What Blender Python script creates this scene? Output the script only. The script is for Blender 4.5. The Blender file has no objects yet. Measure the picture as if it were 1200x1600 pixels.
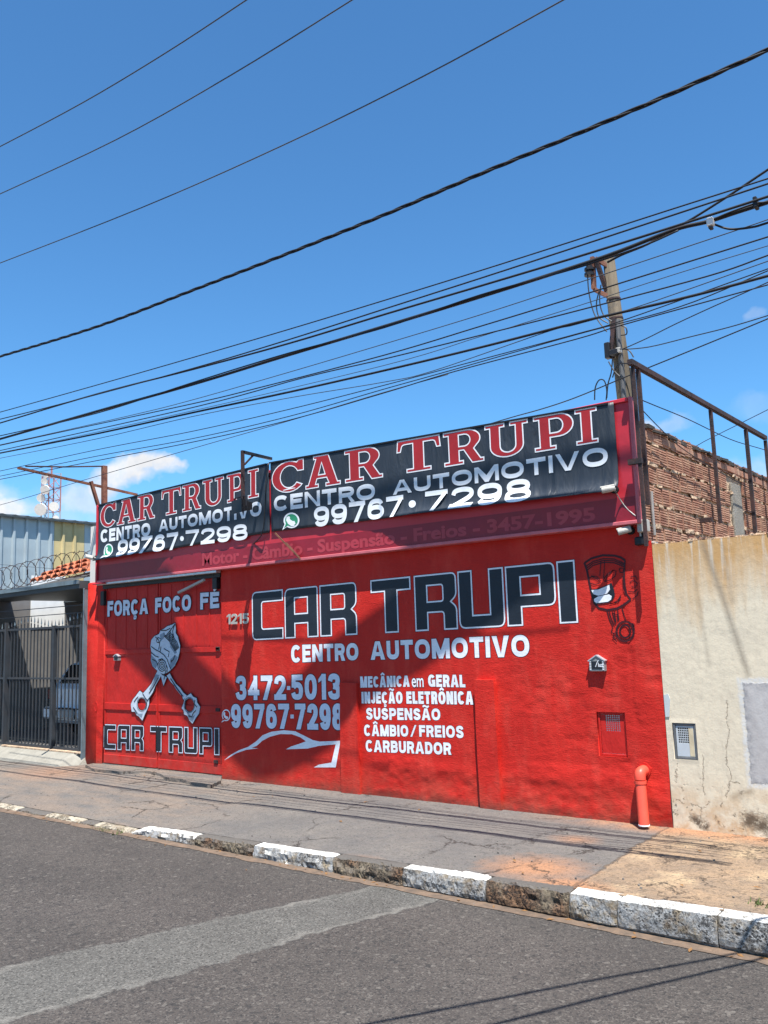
import bpy, math, random
import numpy as np
from mathutils import Vector, Matrix, noise as mnoise
from mathutils.geometry import tessellate_polygon
random.seed(7)
rng = np.random.RandomState(5)
SC = bpy.context.scene
COL = SC.collection
# ------------------------------------------------------------------ camera
YAW, PITCH, ROLL, FPX = math.radians(38.143), math.radians(8.232), math.radians(-1.865), 1365.3
fw = np.array([-math.sin(YAW)*math.cos(PITCH), math.cos(YAW)*math.cos(PITCH), math.sin(PITCH)])
r0 = np.array([math.cos(YAW), math.sin(YAW), 0.0]); u0 = np.cross(r0, fw)
rt = math.cos(ROLL)*r0 + math.sin(ROLL)*u0
up = -math.sin(ROLL)*r0 + math.cos(ROLL)*u0
CAM = np.array([0.0, -7.9244, 1.75])
cd = bpy.data.cameras.new('camera'); cam = bpy.data.objects.new('camera', cd); COL.objects.link(cam)
cd.sensor_fit = 'VERTICAL'; cd.sensor_height = 24.0; cd.lens = FPX/1600*24.0
cd.clip_start = 0.05; cd.clip_end = 3000
WIRE = .62
M = Matrix(((rt[0], up[0], -fw[0], CAM[0]), (rt[1], up[1], -fw[1], CAM[1]), (rt[2], up[2], -fw[2], CAM[2]), (0, 0, 0, 1)))
cam.matrix_world = M
SC.camera = cam
# ------------------------------------------------------------------ sun, sky, exposure
SUNV = np.array([0.30, -0.29, 1.0]); SUNV /= np.linalg.norm(SUNV)
EL = math.asin(SUNV[2]); AZ = math.atan2(SUNV[0], SUNV[1])
sl = bpy.data.lights.new('sun', 'SUN'); sl.energy = 5.0; sl.angle = math.radians(0.24); sl.color = (1.0, 0.965, 0.91)
so = bpy.data.objects.new('sun', sl); COL.objects.link(so)
so.rotation_euler = Vector(SUNV).to_track_quat('Z', 'Y').to_euler(); so.location = (4, -8, 20)
SC.view_settings.view_transform = 'Standard'; SC.view_settings.look = 'None'
SC.view_settings.gamma = 1.0; SC.view_settings.exposure = 1.08; SC.view_settings.use_curve_mapping = False
SC.cycles.max_bounces = 6
world = bpy.data.worlds.new('World'); SC.world = world; world.use_nodes = True

# ------------------------------------------------------------------ node helpers
class NT:
    def __init__(s, tree):
        s.t = tree; s.n = tree.nodes; s.l = tree.links
    def new(s, typ, **kw):
        nd = s.n.new(typ)
        for k, v in kw.items(): setattr(nd, k, v)
        return nd
    def put(s, sock, v):
        if isinstance(v, bpy.types.NodeSocket): s.l.new(v, sock)
        elif v is not None:
            if isinstance(v, (tuple, list)) and len(v) == 3 and sock.type == 'RGBA': v = (*v, 1)
            sock.default_value = v
    def math(s, op, a, b=None, c=None, clamp=False):
        nd = s.new('ShaderNodeMath', operation=op, use_clamp=clamp)
        s.put(nd.inputs[0], a)
        if b is not None: s.put(nd.inputs[1], b)
        if c is not None: s.put(nd.inputs[2], c)
        return nd.outputs[0]
    def vmath(s, op, a, b=None, scale=None):
        nd = s.new('ShaderNodeVectorMath', operation=op); s.put(nd.inputs[0], a)
        if b is not None: s.put(nd.inputs[1], b)
        if scale is not None: s.put(nd.inputs['Scale'], scale)
        return nd.outputs['Value'] if op in ('LENGTH', 'DISTANCE', 'DOT_PRODUCT') else nd.outputs[0]
    def pos(s): return s.new('ShaderNodeNewGeometry').outputs['Position']
    def sep(s, v):
        nd = s.new('ShaderNodeSeparateXYZ'); s.put(nd.inputs[0], v); return nd.outputs
    def comb(s, x, y, z):
        nd = s.new('ShaderNodeCombineXYZ')
        for i, v in enumerate((x, y, z)): s.put(nd.inputs[i], v)
        return nd.outputs[0]
    def scaled(s, v, sc): return s.vmath('MULTIPLY', v, sc)
    def noise(s, v, scale, detail=4, rough=.55, dist=0.0, out='Fac'):
        nd = s.new('ShaderNodeTexNoise'); s.put(nd.inputs['Vector'], v)
        nd.inputs['Scale'].default_value = scale; nd.inputs['Detail'].default_value = detail
        nd.inputs['Roughness'].default_value = rough; nd.inputs['Distortion'].default_value = dist
        return nd.outputs[out]
    def vor(s, v, scale, feature='F1', out='Distance', rand=1.0):
        nd = s.new('ShaderNodeTexVoronoi', feature=feature); s.put(nd.inputs['Vector'], v)
        nd.inputs['Scale'].default_value = scale; nd.inputs['Randomness'].default_value = rand
        return nd.outputs[out]
    def ramp(s, f, a, b, lo=0.0, hi=1.0):
        nd = s.new('ShaderNodeMapRange'); nd.clamp = True; s.put(nd.inputs[0], f)
        for i, v in enumerate((a, b, lo, hi)): nd.inputs[i+1].default_value = v
        return nd.outputs[0]
    def mix(s, f, a, b, mode='MIX'):
        nd = s.new('ShaderNodeMix', data_type='RGBA', blend_type=mode)
        s.put(nd.inputs[0], f); s.put(nd.inputs[6], a); s.put(nd.inputs[7], b); return nd.outputs[2]
    def bump(s, h, dist=.01, strength=1.0, normal=None):
        nd = s.new('ShaderNodeBump'); s.put(nd.inputs['Height'], h)
        nd.inputs['Distance'].default_value = dist; nd.inputs['Strength'].default_value = strength
        if normal is not None: s.put(nd.inputs['Normal'], normal)
        return nd.outputs[0]

def mat(name, build):
    m = bpy.data.materials.new(name); m.use_nodes = True
    t = NT(m.node_tree); b = [n for n in t.n if n.type == 'BSDF_PRINCIPLED'][0]
    b.inputs['Specular IOR Level'].default_value = .35
    build(t, b); return m
def simple(name, col, rough=.6, var=.15, scale=6.0, metal=0.0, bump=0.0, bscale=60, spec=.35, dirt=None, dirt_amt=.5, dscale=2.5):
    def f(t, b):
        p = t.pos()
        n = t.noise(p, scale, 5, .6)
        k = t.ramp(n, .25, .75, 1-var, 1+var)
        c = t.mix(1.0, (*col, 1), t.comb(k, k, k), 'MULTIPLY')
        if dirt:
            d = t.ramp(t.noise(p, dscale, 7, .65), .5, .7, 0, dirt_amt)
            c = t.mix(d, c, (*dirt, 1))
        t.put(b.inputs['Base Color'], c)
        b.inputs['Roughness'].default_value = rough; b.inputs['Metallic'].default_value = metal
        b.inputs['Specular IOR Level'].default_value = spec
        if bump: t.put(b.inputs['Normal'], t.bump(t.noise(p, bscale, 4, .6), bump))
    return mat(name, f)

# ------------------------------------------------------------------ sky with low clouds
def ray(px, py):
    d = fw*FPX + rt*(px-600) - up*(py-800); return d/np.linalg.norm(d)
def onY(px, py, Y=0.0):
    d = ray(px, py); return CAM + d*(Y-CAM[1])/d[1]
def onZ(px, py, Z):
    d = ray(px, py); return CAM + d*(Z-CAM[2])/d[2]
def onX(px, py, X):
    d = ray(px, py); return CAM + d*(X-CAM[0])/d[0]

wt = NT(world.node_tree)
for n in list(wt.n): wt.n.remove(n)
sky = wt.new('ShaderNodeTexSky', sky_type='NISHITA'); sky.sun_disc = False
sky.sun_elevation = EL; sky.sun_rotation = AZ
sky.air_density = 1.0; sky.dust_density = 0.35; sky.ozone_density = 1.6; sky.altitude = 500
gen = wt.new('ShaderNodeTexCoord').outputs['Generated']
dirn = wt.vmath('NORMALIZE', gen)
sx, sy, sz = wt.sep(dirn)
warp = wt.noise(dirn, 9.0, 5, .6, out='Color')
wd = wt.vmath('ADD', dirn, wt.vmath('SCALE', wt.vmath('SUBTRACT', warp, (.5, .5, .5)), scale=.085))
flat = wt.vmath('MULTIPLY', wd, (1, 1, 2.0))
cl = None
# cumulus heaps low over the roofs: (pixel x, pixel y, angular half-width, density)
for (cx, cy, r, a) in ((228, 741, .026, 1.0), (250, 735, .018, 1.0), (200, 752, .028, 1.0), (172, 762, .026, .9), (135, 775, .034, .6), (20, 785, .034, 1.0), (5, 765, .018, .9), (-60, 790, .07, 1.0), (1045, 668, .022, .28), (1016, 658, .012, .55),
                       (1180, 640, .03, .12), (1175, 485, .012, .2), (1150, 745, .030, .30), (1230, 750, .05, .45), (110, 800, .06, .3)):
    c = ray(cx, cy); c = c*np.array((1, 1, 2.0))
    d = wt.vmath('DISTANCE', flat, tuple(float(v) for v in c))
    m = wt.math('MULTIPLY', wt.ramp(d, r*1.25, r*.62), a)
    cl = m if cl is None else wt.math('MAXIMUM', cl, m)
band = wt.math('MULTIPLY', wt.ramp(sz, .02, .08), wt.ramp(sz, .30, .16))
# the same heaps drift all round the horizon, away from the part in view
view = wt.ramp(wt.vmath('DOT_PRODUCT', dirn, tuple(float(v) for v in fw)), .80, .70)
gen_cl = wt.math('MULTIPLY', wt.math('MULTIPLY', wt.ramp(wt.noise(flat, 3.5, 6, .6), .52, .64), band), view)
cl = wt.math('MAXIMUM', cl, wt.math('MULTIPLY', gen_cl, .9))
det = wt.ramp(wt.noise(dirn, 38.0, 6, .62), .25, .55, .55, 1.0)
cl = wt.math('MULTIPLY', cl, det, clamp=True)
cshade = wt.ramp(wt.noise(dirn, 22.0, 4, .6), .35, .65, .80, 1.0)
ccol = wt.comb(wt.math('MULTIPLY', cshade, 5.0), wt.math('MULTIPLY', cshade, 5.1), wt.math('MULTIPLY', cshade, 5.3))
sk2 = wt.mix(1.0, sky.outputs[0], (.43, .80, 1.03, 1), 'MULTIPLY')
bg = wt.new('ShaderNodeBackground'); wt.put(bg.inputs['Color'], wt.mix(cl, sk2, ccol)); bg.inputs['Strength'].default_value = .095
wo = wt.new('ShaderNodeOutputWorld'); wt.l.new(bg.outputs[0], wo.inputs[0])

# ------------------------------------------------------------------ mesh helpers
class MB:
    def __init__(s): s.v = []; s.f = []
    def add(s, vs, fs):
        o = len(s.v); s.v += [tuple(map(float, p)) for p in vs]; s.f += [tuple(i+o for i in f) for f in fs]; return s
    def box(s, x0, x1, y0, y1, z0, z1):
        return s.add([(x0,y0,z0),(x1,y0,z0),(x1,y1,z0),(x0,y1,z0),(x0,y0,z1),(x1,y0,z1),(x1,y1,z1),(x0,y1,z1)],
              [(0,3,2,1),(4,5,6,7),(0,1,5,4),(1,2,6,5),(2,3,7,6),(3,0,4,7)])
    def cbox(s, x0, x1, y0, y1, z0, z1, b=.006):
        """box whose edges are chamfered"""
        cx, cy, cz = (x0+x1)/2, (y0+y1)/2, (z0+z1)/2
        vs = []; fs = []
        ext = ((x0, x1), (y0, y1), (z0, z1))
        idx = {}
        for a in range(3):
            for i in (0, 1):
                for j in (0, 1):
                    for k in (0, 1):
                        c = (i, j, k); p = [0, 0, 0]
                        for q in range(3):
                            sgn = -1 if c[q] else 1
                            p[q] = ext[q][c[q]] + (0 if q == a else sgn*b)
                        idx[(a, c)] = len(vs); vs.append(p)
        import itertools
        for a in range(3):
            o = [q for q in range(3) if q != a]
            for sgn in (0, 1):
                cyc = []
                for (i, j) in ((0,0),(1,0),(1,1),(0,1)):
                    c = [0,0,0]; c[a] = sgn; c[o[0]] = i; c[o[1]] = j; cyc.append(idx[(a, tuple(c))])
                flip = (sgn == 1) != (a != 1)
                fs.append(tuple(cyc) if not flip else tuple(reversed(cyc)))
        for a in range(3):      # edge strips, parallel to axis a
            o = [q for q in range(3) if q != a]
            for i in (0, 1):
                for j in (0, 1):
                    c0 = [0,0,0]; c0[a] = 0; c0[o[0]] = i; c0[o[1]] = j
                    c1 = list(c0); c1[a] = 1
                    fs.append((idx[(o[0], tuple(c0))], idx[(o[0], tuple(c1))], idx[(o[1], tuple(c1))], idx[(o[1], tuple(c0))]))
        for c in itertools.product((0,1), repeat=3):
            fs.append(tuple(idx[(a, c)] for a in range(3)))
        return s.add(vs, fs)
    def beam(s, a, b, w, h=None, up_=(0, 0, 1)):
        h = h or w; a = Vector(a); b = Vector(b); d = (b-a).normalized(); U = Vector(up_)
        if abs(d.dot(U)) > .95: U = Vector((1, 0, 0))
        r = d.cross(U).normalized(); u = r.cross(d).normalized()
        vs = [q + r*sx_*w/2 + u*sy_*h/2 for q in (a, b) for sx_, sy_ in ((-1,-1),(1,-1),(1,1),(-1,1))]
        return s.add(vs, [(0,1,2,3),(7,6,5,4),(0,4,5,1),(1,5,6,2),(2,6,7,3),(3,7,4,0)])
    def tube(s, pts, r, n=8, cap=True, radii=None):
        pts = [Vector(p) for p in pts]; vs = []; fs = []
        d0 = (pts[1]-pts[0]).normalized(); ref = Vector((0,0,1)) if abs(d0.z) < .9 else Vector((1,0,0))
        R_ = d0.cross(ref).normalized()
        for i, p in enumerate(pts):
            d = (pts[min(i+1, len(pts)-1)]-pts[max(i-1, 0)]).normalized()
            R_ = (R_ - d*R_.dot(d)).normalized(); U = d.cross(R_)
            rr = radii[i] if radii else r
            for k in range(n):
                t = 2*math.pi*k/n; vs.append(p + R_*math.cos(t)*rr + U*math.sin(t)*rr)
        for i in range(len(pts)-1):
            for k in range(n):
                a = i*n+k; b = i*n+(k+1) % n; fs.append((a, b, b+n, a+n))
        if cap: fs.append(tuple(reversed(range(n)))); fs.append(tuple(range((len(pts)-1)*n, len(pts)*n)))
        return s.add(vs, fs)
    def cyl(s, a, b, r, n=12, r2=None):
        return s.tube([a, b], r, n, radii=[r, r if r2 is None else r2])
    def prism(s, loop2, y0, y1):
        """outline in (x, z), extruded from y0 to y1"""
        n = len(loop2)
        vs = [(p[0], y0, p[1]) for p in loop2] + [(p[0], y1, p[1]) for p in loop2]
        tr = tessellate_polygon([[Vector((p[0], p[1], 0)) for p in loop2]])
        fs = [tuple(t) for t in tr] + [tuple(i+n for i in reversed(t)) for t in tr]
        fs += [(i, (i+1) % n, (i+1) % n+n, i+n) for i in range(n)]
        return s.add(vs, fs)
    def grid(s, P):
        ny, nx = P.shape[:2]; o = len(s.v)
        s.v += [tuple(map(float, p)) for p in P.reshape(-1, 3)]
        s.f += [(o+j*nx+i, o+j*nx+i+1, o+(j+1)*nx+i+1, o+(j+1)*nx+i) for j in range(ny-1) for i in range(nx-1)]
        return s
    def mesh(s, name, m=None, smooth=False, fix=True):
        me = bpy.data.meshes.new(name); me.from_pydata(s.v, [], s.f)
        if fix:
            import bmesh
            bm = bmesh.new(); bm.from_mesh(me); bmesh.ops.recalc_face_normals(bm, faces=bm.faces); bm.to_mesh(me); bm.free()
        if m: me.materials.append(m)
        if smooth: me.polygons.foreach_set('use_smooth', [True]*len(me.polygons))
        me.update(); return me
    def build(s, name, m=None, parent=None, smooth=False, fix=True, **kw):
        return link(name, s.mesh(name, m, smooth, fix), parent, **kw)
def link(name, me, parent=None, loc=None, label=None, cat=None, group=None, kind=None):
    o = bpy.data.objects.new(name, me); COL.objects.link(o)
    if loc is not None: o.location = loc
    if parent is not None:
        o.parent = parent; o.matrix_parent_inverse = Matrix.Identity(4)
        if loc is None: o.location = tuple(-c for c in parent['_org']) if '_org' in parent else (0, 0, 0)
    tag(o, label, cat, group, kind); return o
def tag(o, label=None, cat=None, group=None, kind=None):
    if label: o['label'] = label
    if cat: o['category'] = cat
    if group: o['group'] = group
    if kind: o['kind'] = kind
    return o
ORG = {}
def thing(name, loc, label, cat, group=None, kind=None):
    o = bpy.data.objects.new(name, None); COL.objects.link(o); o.location = loc; o.empty_display_size = .2
    tag(o, label, cat, group, kind); ORG[o.name] = Vector(loc); return o
def part(mb, name, m, parent, smooth=False, fix=True, label=None, kind=None):
    """mesh in world coordinates hung under its thing; sub-parts hang under parts that sit at the same origin"""
    root = parent
    while root.parent: root = root.parent
    org = ORG.get(root.name, Vector((0, 0, 0)))
    o = link(name, mb.mesh(name, m, smooth, fix) if isinstance(mb, MB) else mb)
    o.parent = parent
    o.location = -org if parent is root else (0, 0, 0)
    tag(o, label, None, None, kind); return o

def smooth_pts(pts, k=6):
    P = [np.array(p, float) for p in pts]; out = []
    for i in range(len(P)-1):
        p0 = P[max(i-1, 0)]; p1 = P[i]; p2 = P[i+1]; p3 = P[min(i+2, len(P)-1)]
        for j in range(k):
            t = j/k; out.append(.5*((2*p1)+(-p0+p2)*t+(2*p0-5*p1+4*p2-p3)*t*t+(-p0+3*p1-3*p2+p3)*t**3))
    out.append(P[-1]); return out
_VN = {}
def vnoise(x, y, seed=0):
    """smooth value noise, vectorised"""
    if seed not in _VN: _VN[seed] = np.random.RandomState(seed).rand(256, 256)
    r = _VN[seed]
    xi = np.floor(x).astype(int); yi = np.floor(y).astype(int); fx = x-xi; fy = y-yi
    fx = fx*fx*(3-2*fx); fy = fy*fy*(3-2*fy)
    g = lambda a, b: r[a % 256, b % 256]
    return (g(xi, yi)*(1-fx)+g(xi+1, yi)*fx)*(1-fy) + (g(xi, yi+1)*(1-fx)+g(xi+1, yi+1)*fx)*fy
def fbm(x, y, seed=0, oct_=4):
    s = 0; a = .5
    for o in range(oct_): s = s + a*(vnoise(x*2**o, y*2**o, seed+o)-.5)*2; a *= .5
    return s

# ------------------------------------------------------------------ materials
def wall_height(t, p):
    """relief of the hand-floated render: long trowel waves and fine grain"""
    q = t.scaled(p, (1, 1, 2.1))
    a = t.noise(q, 5.0, 5, .62, .4); b = t.noise(p, 70, 3, .6); c = t.noise(p, 16, 3, .5)
    e = t.noise(t.scaled(p, (1, 1, 3.2)), 26, 5, .7, .6)
    h = t.math('ADD', t.math('MULTIPLY', a, .36), t.math('ADD', t.math('ADD', t.math('MULTIPLY', c, .22), t.math('MULTIPLY', e, .26)), t.math('MULTIPLY', b, .10)))
    return h
def red_wall(t, b):
    p = t.pos(); x, y, z = t.sep(p)
    n = t.noise(p, 1.6, 5, .6); n2 = t.noise(t.scaled(p, (1, 1, .25)), 7, 4, .6)
    c = t.mix(t.ramp(n, .35, .7), (.53, .021, .013, 1), (.42, .015, .010, 1))
    c = t.mix(t.ramp(n2, .55, .8, 0, .35), c, (.60, .050, .030, 1))
    # faded, dusty splash zone along the pavement
    low = t.math('MULTIPLY', t.ramp(z, .38, .0), t.ramp(t.noise(p, 4, 6, .7), .38, .7))
    c = t.mix(t.math('MULTIPLY', low, .7), c, (.33, .085, .050, 1))
    fade = t.ramp(t.noise(t.scaled(p, (1.5, 1, .5)), 2.6, 6, .68), .50, .74, 0, .45)
    c = t.mix(fade, c, (.60, .075, .050, 1))
    gr = t.math('MULTIPLY', t.ramp(z, .10, .0), t.ramp(t.noise(p, 9, 5, .7), .3, .55)); c = t.mix(t.math('MULTIPLY', gr, .75), c, (.12, .045, .03, 1))
    # flecks where the paint has chipped
    ch = t.ramp(t.noise(p, 26, 5, .7), .735, .76)
    c = t.mix(t.math('MULTIPLY', ch, .6), c, (.75, .35, .25, 1))
    t.put(b.inputs['Base Color'], c); b.inputs['Roughness'].default_value = .62; b.inputs['Specular IOR Level'].default_value = .22
    t.put(b.inputs['Normal'], t.bump(wall_height(t, p), .016))
M_RED = mat('red_wall_paint', red_wall)
def paint(name, col, rough=.5, wear=.0, over=(.5, .03, .02)):
    def f(t, b):
        p = t.pos(); n = t.noise(p, 5, 5, .6)
        k = t.math('MULTIPLY', t.ramp(n, .3, .7, .84, 1.04), t.ramp(t.noise(t.scaled(p, (1, 1, 4)), 16, 5, .7), .3, .7, .86, 1.05))
        c = t.mix(1.0, (*col, 1), t.comb(k, k, k), 'MULTIPLY')
        if wear:
            w = t.math('MAXIMUM', t.ramp(t.noise(p, 26, 7, .75), .63, .68, 0, wear), t.ramp(t.noise(p, 4, 5, .65), .60, .78, 0, wear*.45)); c = t.mix(w, c, (*over, 1))
        t.put(b.inputs['Base Color'], c); b.inputs['Roughness'].default_value = rough; b.inputs['Specular IOR Level'].default_value = .25
        t.put(b.inputs['Normal'], t.bump(wall_height(t, p), .005))
    return mat(name, f)
M_WHITE = paint('white_letter_paint', (.80, .82, .86), wear=.5)
M_NAVY = paint('dark_navy_letter_paint', (.018, .024, .034), .4, wear=.25, over=(.06, .06, .07))
M_RIM = paint('dark_rim_paint', (.10, .012, .014))
M_WHITE_SHADE = paint('shade_tinted_white_paint', (.66, .72, .82), wear=.5)  # white lettering with the blue of shade put into its colour
M_DGREY = paint('grey_blue_drawing_paint', (.54, .61, .69), wear=.3)
M_DGREY2 = paint('mid_grey_drawing_paint', (.22, .28, .35))
M_INK = paint('black_line_paint', (.016, .02, .028))
M_INKRED = paint('dark_line_paint_on_red', (.045, .010, .014))
M_GREEN = simple('green_icon_print', (.03, .25, .13), .5, .1)
def door_mat(t, b):
    p = t.pos(); x, y, z = t.sep(p)
    n = t.noise(t.scaled(p, (1, 1, .4)), 3, 5, .6)
    c = t.mix(t.ramp(n, .3, .7), (.50, .022, .018, 1), (.40, .018, .014, 1))
    low = t.math('MULTIPLY', t.ramp(z, .42, .02), t.ramp(t.noise(p, 7, 6, .7), .34, .62))
    c = t.mix(t.math('MULTIPLY', low, .5), c, (.30, .085, .065, 1))
    c = t.mix(t.ramp(t.noise(p, 30, 5, .7), .70, .74, 0, .6), c, (.16, .04, .03, 1))
    t.put(b.inputs['Base Color'], c); b.inputs['Roughness'].default_value = .5; b.inputs['Specular IOR Level'].default_value = .18
    t.put(b.inputs['Normal'], t.bump(t.noise(t.scaled(p, (1, 1, .5)), 6, 4, .55), .02))
M_DOOR = mat('red_sheet_metal_door', door_mat)
def board_mat(t, b):
    p = t.pos(); n = t.noise(t.scaled(p, (1, 1, .35)), 3, 6, .62)
    c = t.mix(t.ramp(n, .3, .7), (.017, .024, .034, 1), (.032, .040, .053, 1))
    c = t.mix(t.ramp(t.noise(p, 24, 6, .75), .66, .71, 0, .40), c, (.18, .185, .19, 1)); c = t.mix(t.ramp(t.noise(t.scaled(p, (5, 1, .6)), 3, 6, .7), .5, .72, 0, .35), c, (.075, .078, .08, 1))
    t.put(b.inputs['Base Color'], c); b.inputs['Roughness'].default_value = .48
    t.put(b.inputs['Normal'], t.bump(t.noise(t.scaled(p, (1.6, 1, .45)), 3.2, 4, .5, .8), .035))
M_BOARD = mat('black_vinyl_banner', board_mat)
def vinyl(name, col, dark):
    def f(t, b):
        p = t.pos(); n = t.noise(t.scaled(p, (1, 1, .3)), 4, 5, .6)
        t.put(b.inputs['Base Color'], t.mix(t.ramp(n, .3, .72), (*col, 1), (*dark, 1)))
        b.inputs['Roughness'].default_value = .38
        t.put(b.inputs['Normal'], t.bump(t.noise(p, 3, 3, .5), .015))
    return mat(name, f)
M_FASCIA = vinyl('crimson_sign_vinyl', (.50, .030, .045), (.43, .026, .040))
M_FBAND = vinyl('dark_crimson_sign_band', (.26, .014, .028), (.21, .012, .022))
M_GHOST = vinyl('faded_pink_print', (.40, .045, .060), (.34, .030, .045))
M_LETRED = simple('crimson_sign_letters', (.33, .018, .022), .5, .12, 5)
M_LETW = simple('white_sign_letters', (.74, .76, .78), .5, .08, 5, dirt=(.45, .47, .5), dirt_amt=.35, dscale=9)
M_TRIM = simple('pink_metal_trim', (.50, .12, .14), .45, .2, 9)
M_SILVER = simple('aluminium_trim', (.55, .56, .58), .4, .15, 12, metal=.6)
def rusty(name, a, b_, rough=.75):
    def f(t, b):
        p = t.pos(); c = t.mix(t.ramp(t.noise(p, 9, 6, .7), .38, .62), (*a, 1), (*b_, 1))
        t.put(b.inputs['Base Color'], c); b.inputs['Roughness'].default_value = rough
        t.put(b.inputs['Normal'], t.bump(t.noise(p, 60, 4, .6), .004))
    return mat(name, f)
M_RUST = rusty('rusty_steel', (.10, .035, .022), (.20, .085, .05))
M_RUSTD = rusty('dark_rusty_steel', (.020, .016, .018), (.060, .028, .024))
M_BLACK = simple('black_metal', (.012, .012, .014), .45, .2)
M_CABLE = simple('black_cable_sheath', (.012, .012, .014), .55, .2, 20)
M_CABLEB = simple('weathered_cable_sheath', (.045, .05, .06), .6, .2, 20)
M_ALU = simple('bare_aluminium_conductor', (.05, .052, .058), .5, .2, 20)
M_CREAMPL = simple('off_white_plastic', (.36, .345, .31), .5, .12, 8, dirt=(.25, .22, .18))
M_PIPE = simple('coral_red_pvc', (.74, .085, .05), .42, .1, 6, dirt=(.45, .10, .07), dirt_amt=.3)
M_GREYPOST = simple('grey_blue_painted_steel', (.13, .17, .19), .5, .2, 7, dirt=(.07, .06, .05))
M_GATE = simple('charcoal_painted_gate', (.035, .04, .047), .5, .2, 8, dirt=(.07, .05, .04), dirt_amt=.4)
M_BEAM = simple('dark_grey_gutter_beam', (.045, .055, .06), .5, .2, 5)
M_ORANGET = simple('terracotta_roof_tile', (.44, .13, .06), .8, .3, 9, bump=.006, dirt=(.20, .09, .06))
def brick_mat(t, b):
    p = t.pos(); oi = t.new('ShaderNodeObjectInfo').outputs['Random']
    c = t.mix(oi, (.36, .175, .115, 1), (.27, .125, .085, 1))
    c = t.mix(t.ramp(t.noise(p, 6, 6, .65), .42, .66), c, (.44, .27, .18, 1))
    c = t.mix(t.ramp(t.noise(p, 2.2, 6, .7), .56, .72, 0, .7), c, (.12, .065, .05, 1))
    t.put(b.inputs['Base Color'], c); b.inputs['Roughness'].default_value = .9
    t.put(b.inputs['Normal'], t.bump(t.noise(p, 60, 4, .6), .004))
M_BRICK = mat('hollow_clay_block', brick_mat)
M_MORTAR = simple('rough_mortar', (.50, .36, .24), .95, .35, 9, bump=.02, bscale=28, dirt=(.10, .06, .045), dirt_amt=.7, dscale=7)
M_CONC = simple('pale_concrete', (.24, .225, .19), .9, .2, 9, bump=.008, bscale=50, dirt=(.14, .12, .09))
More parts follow.
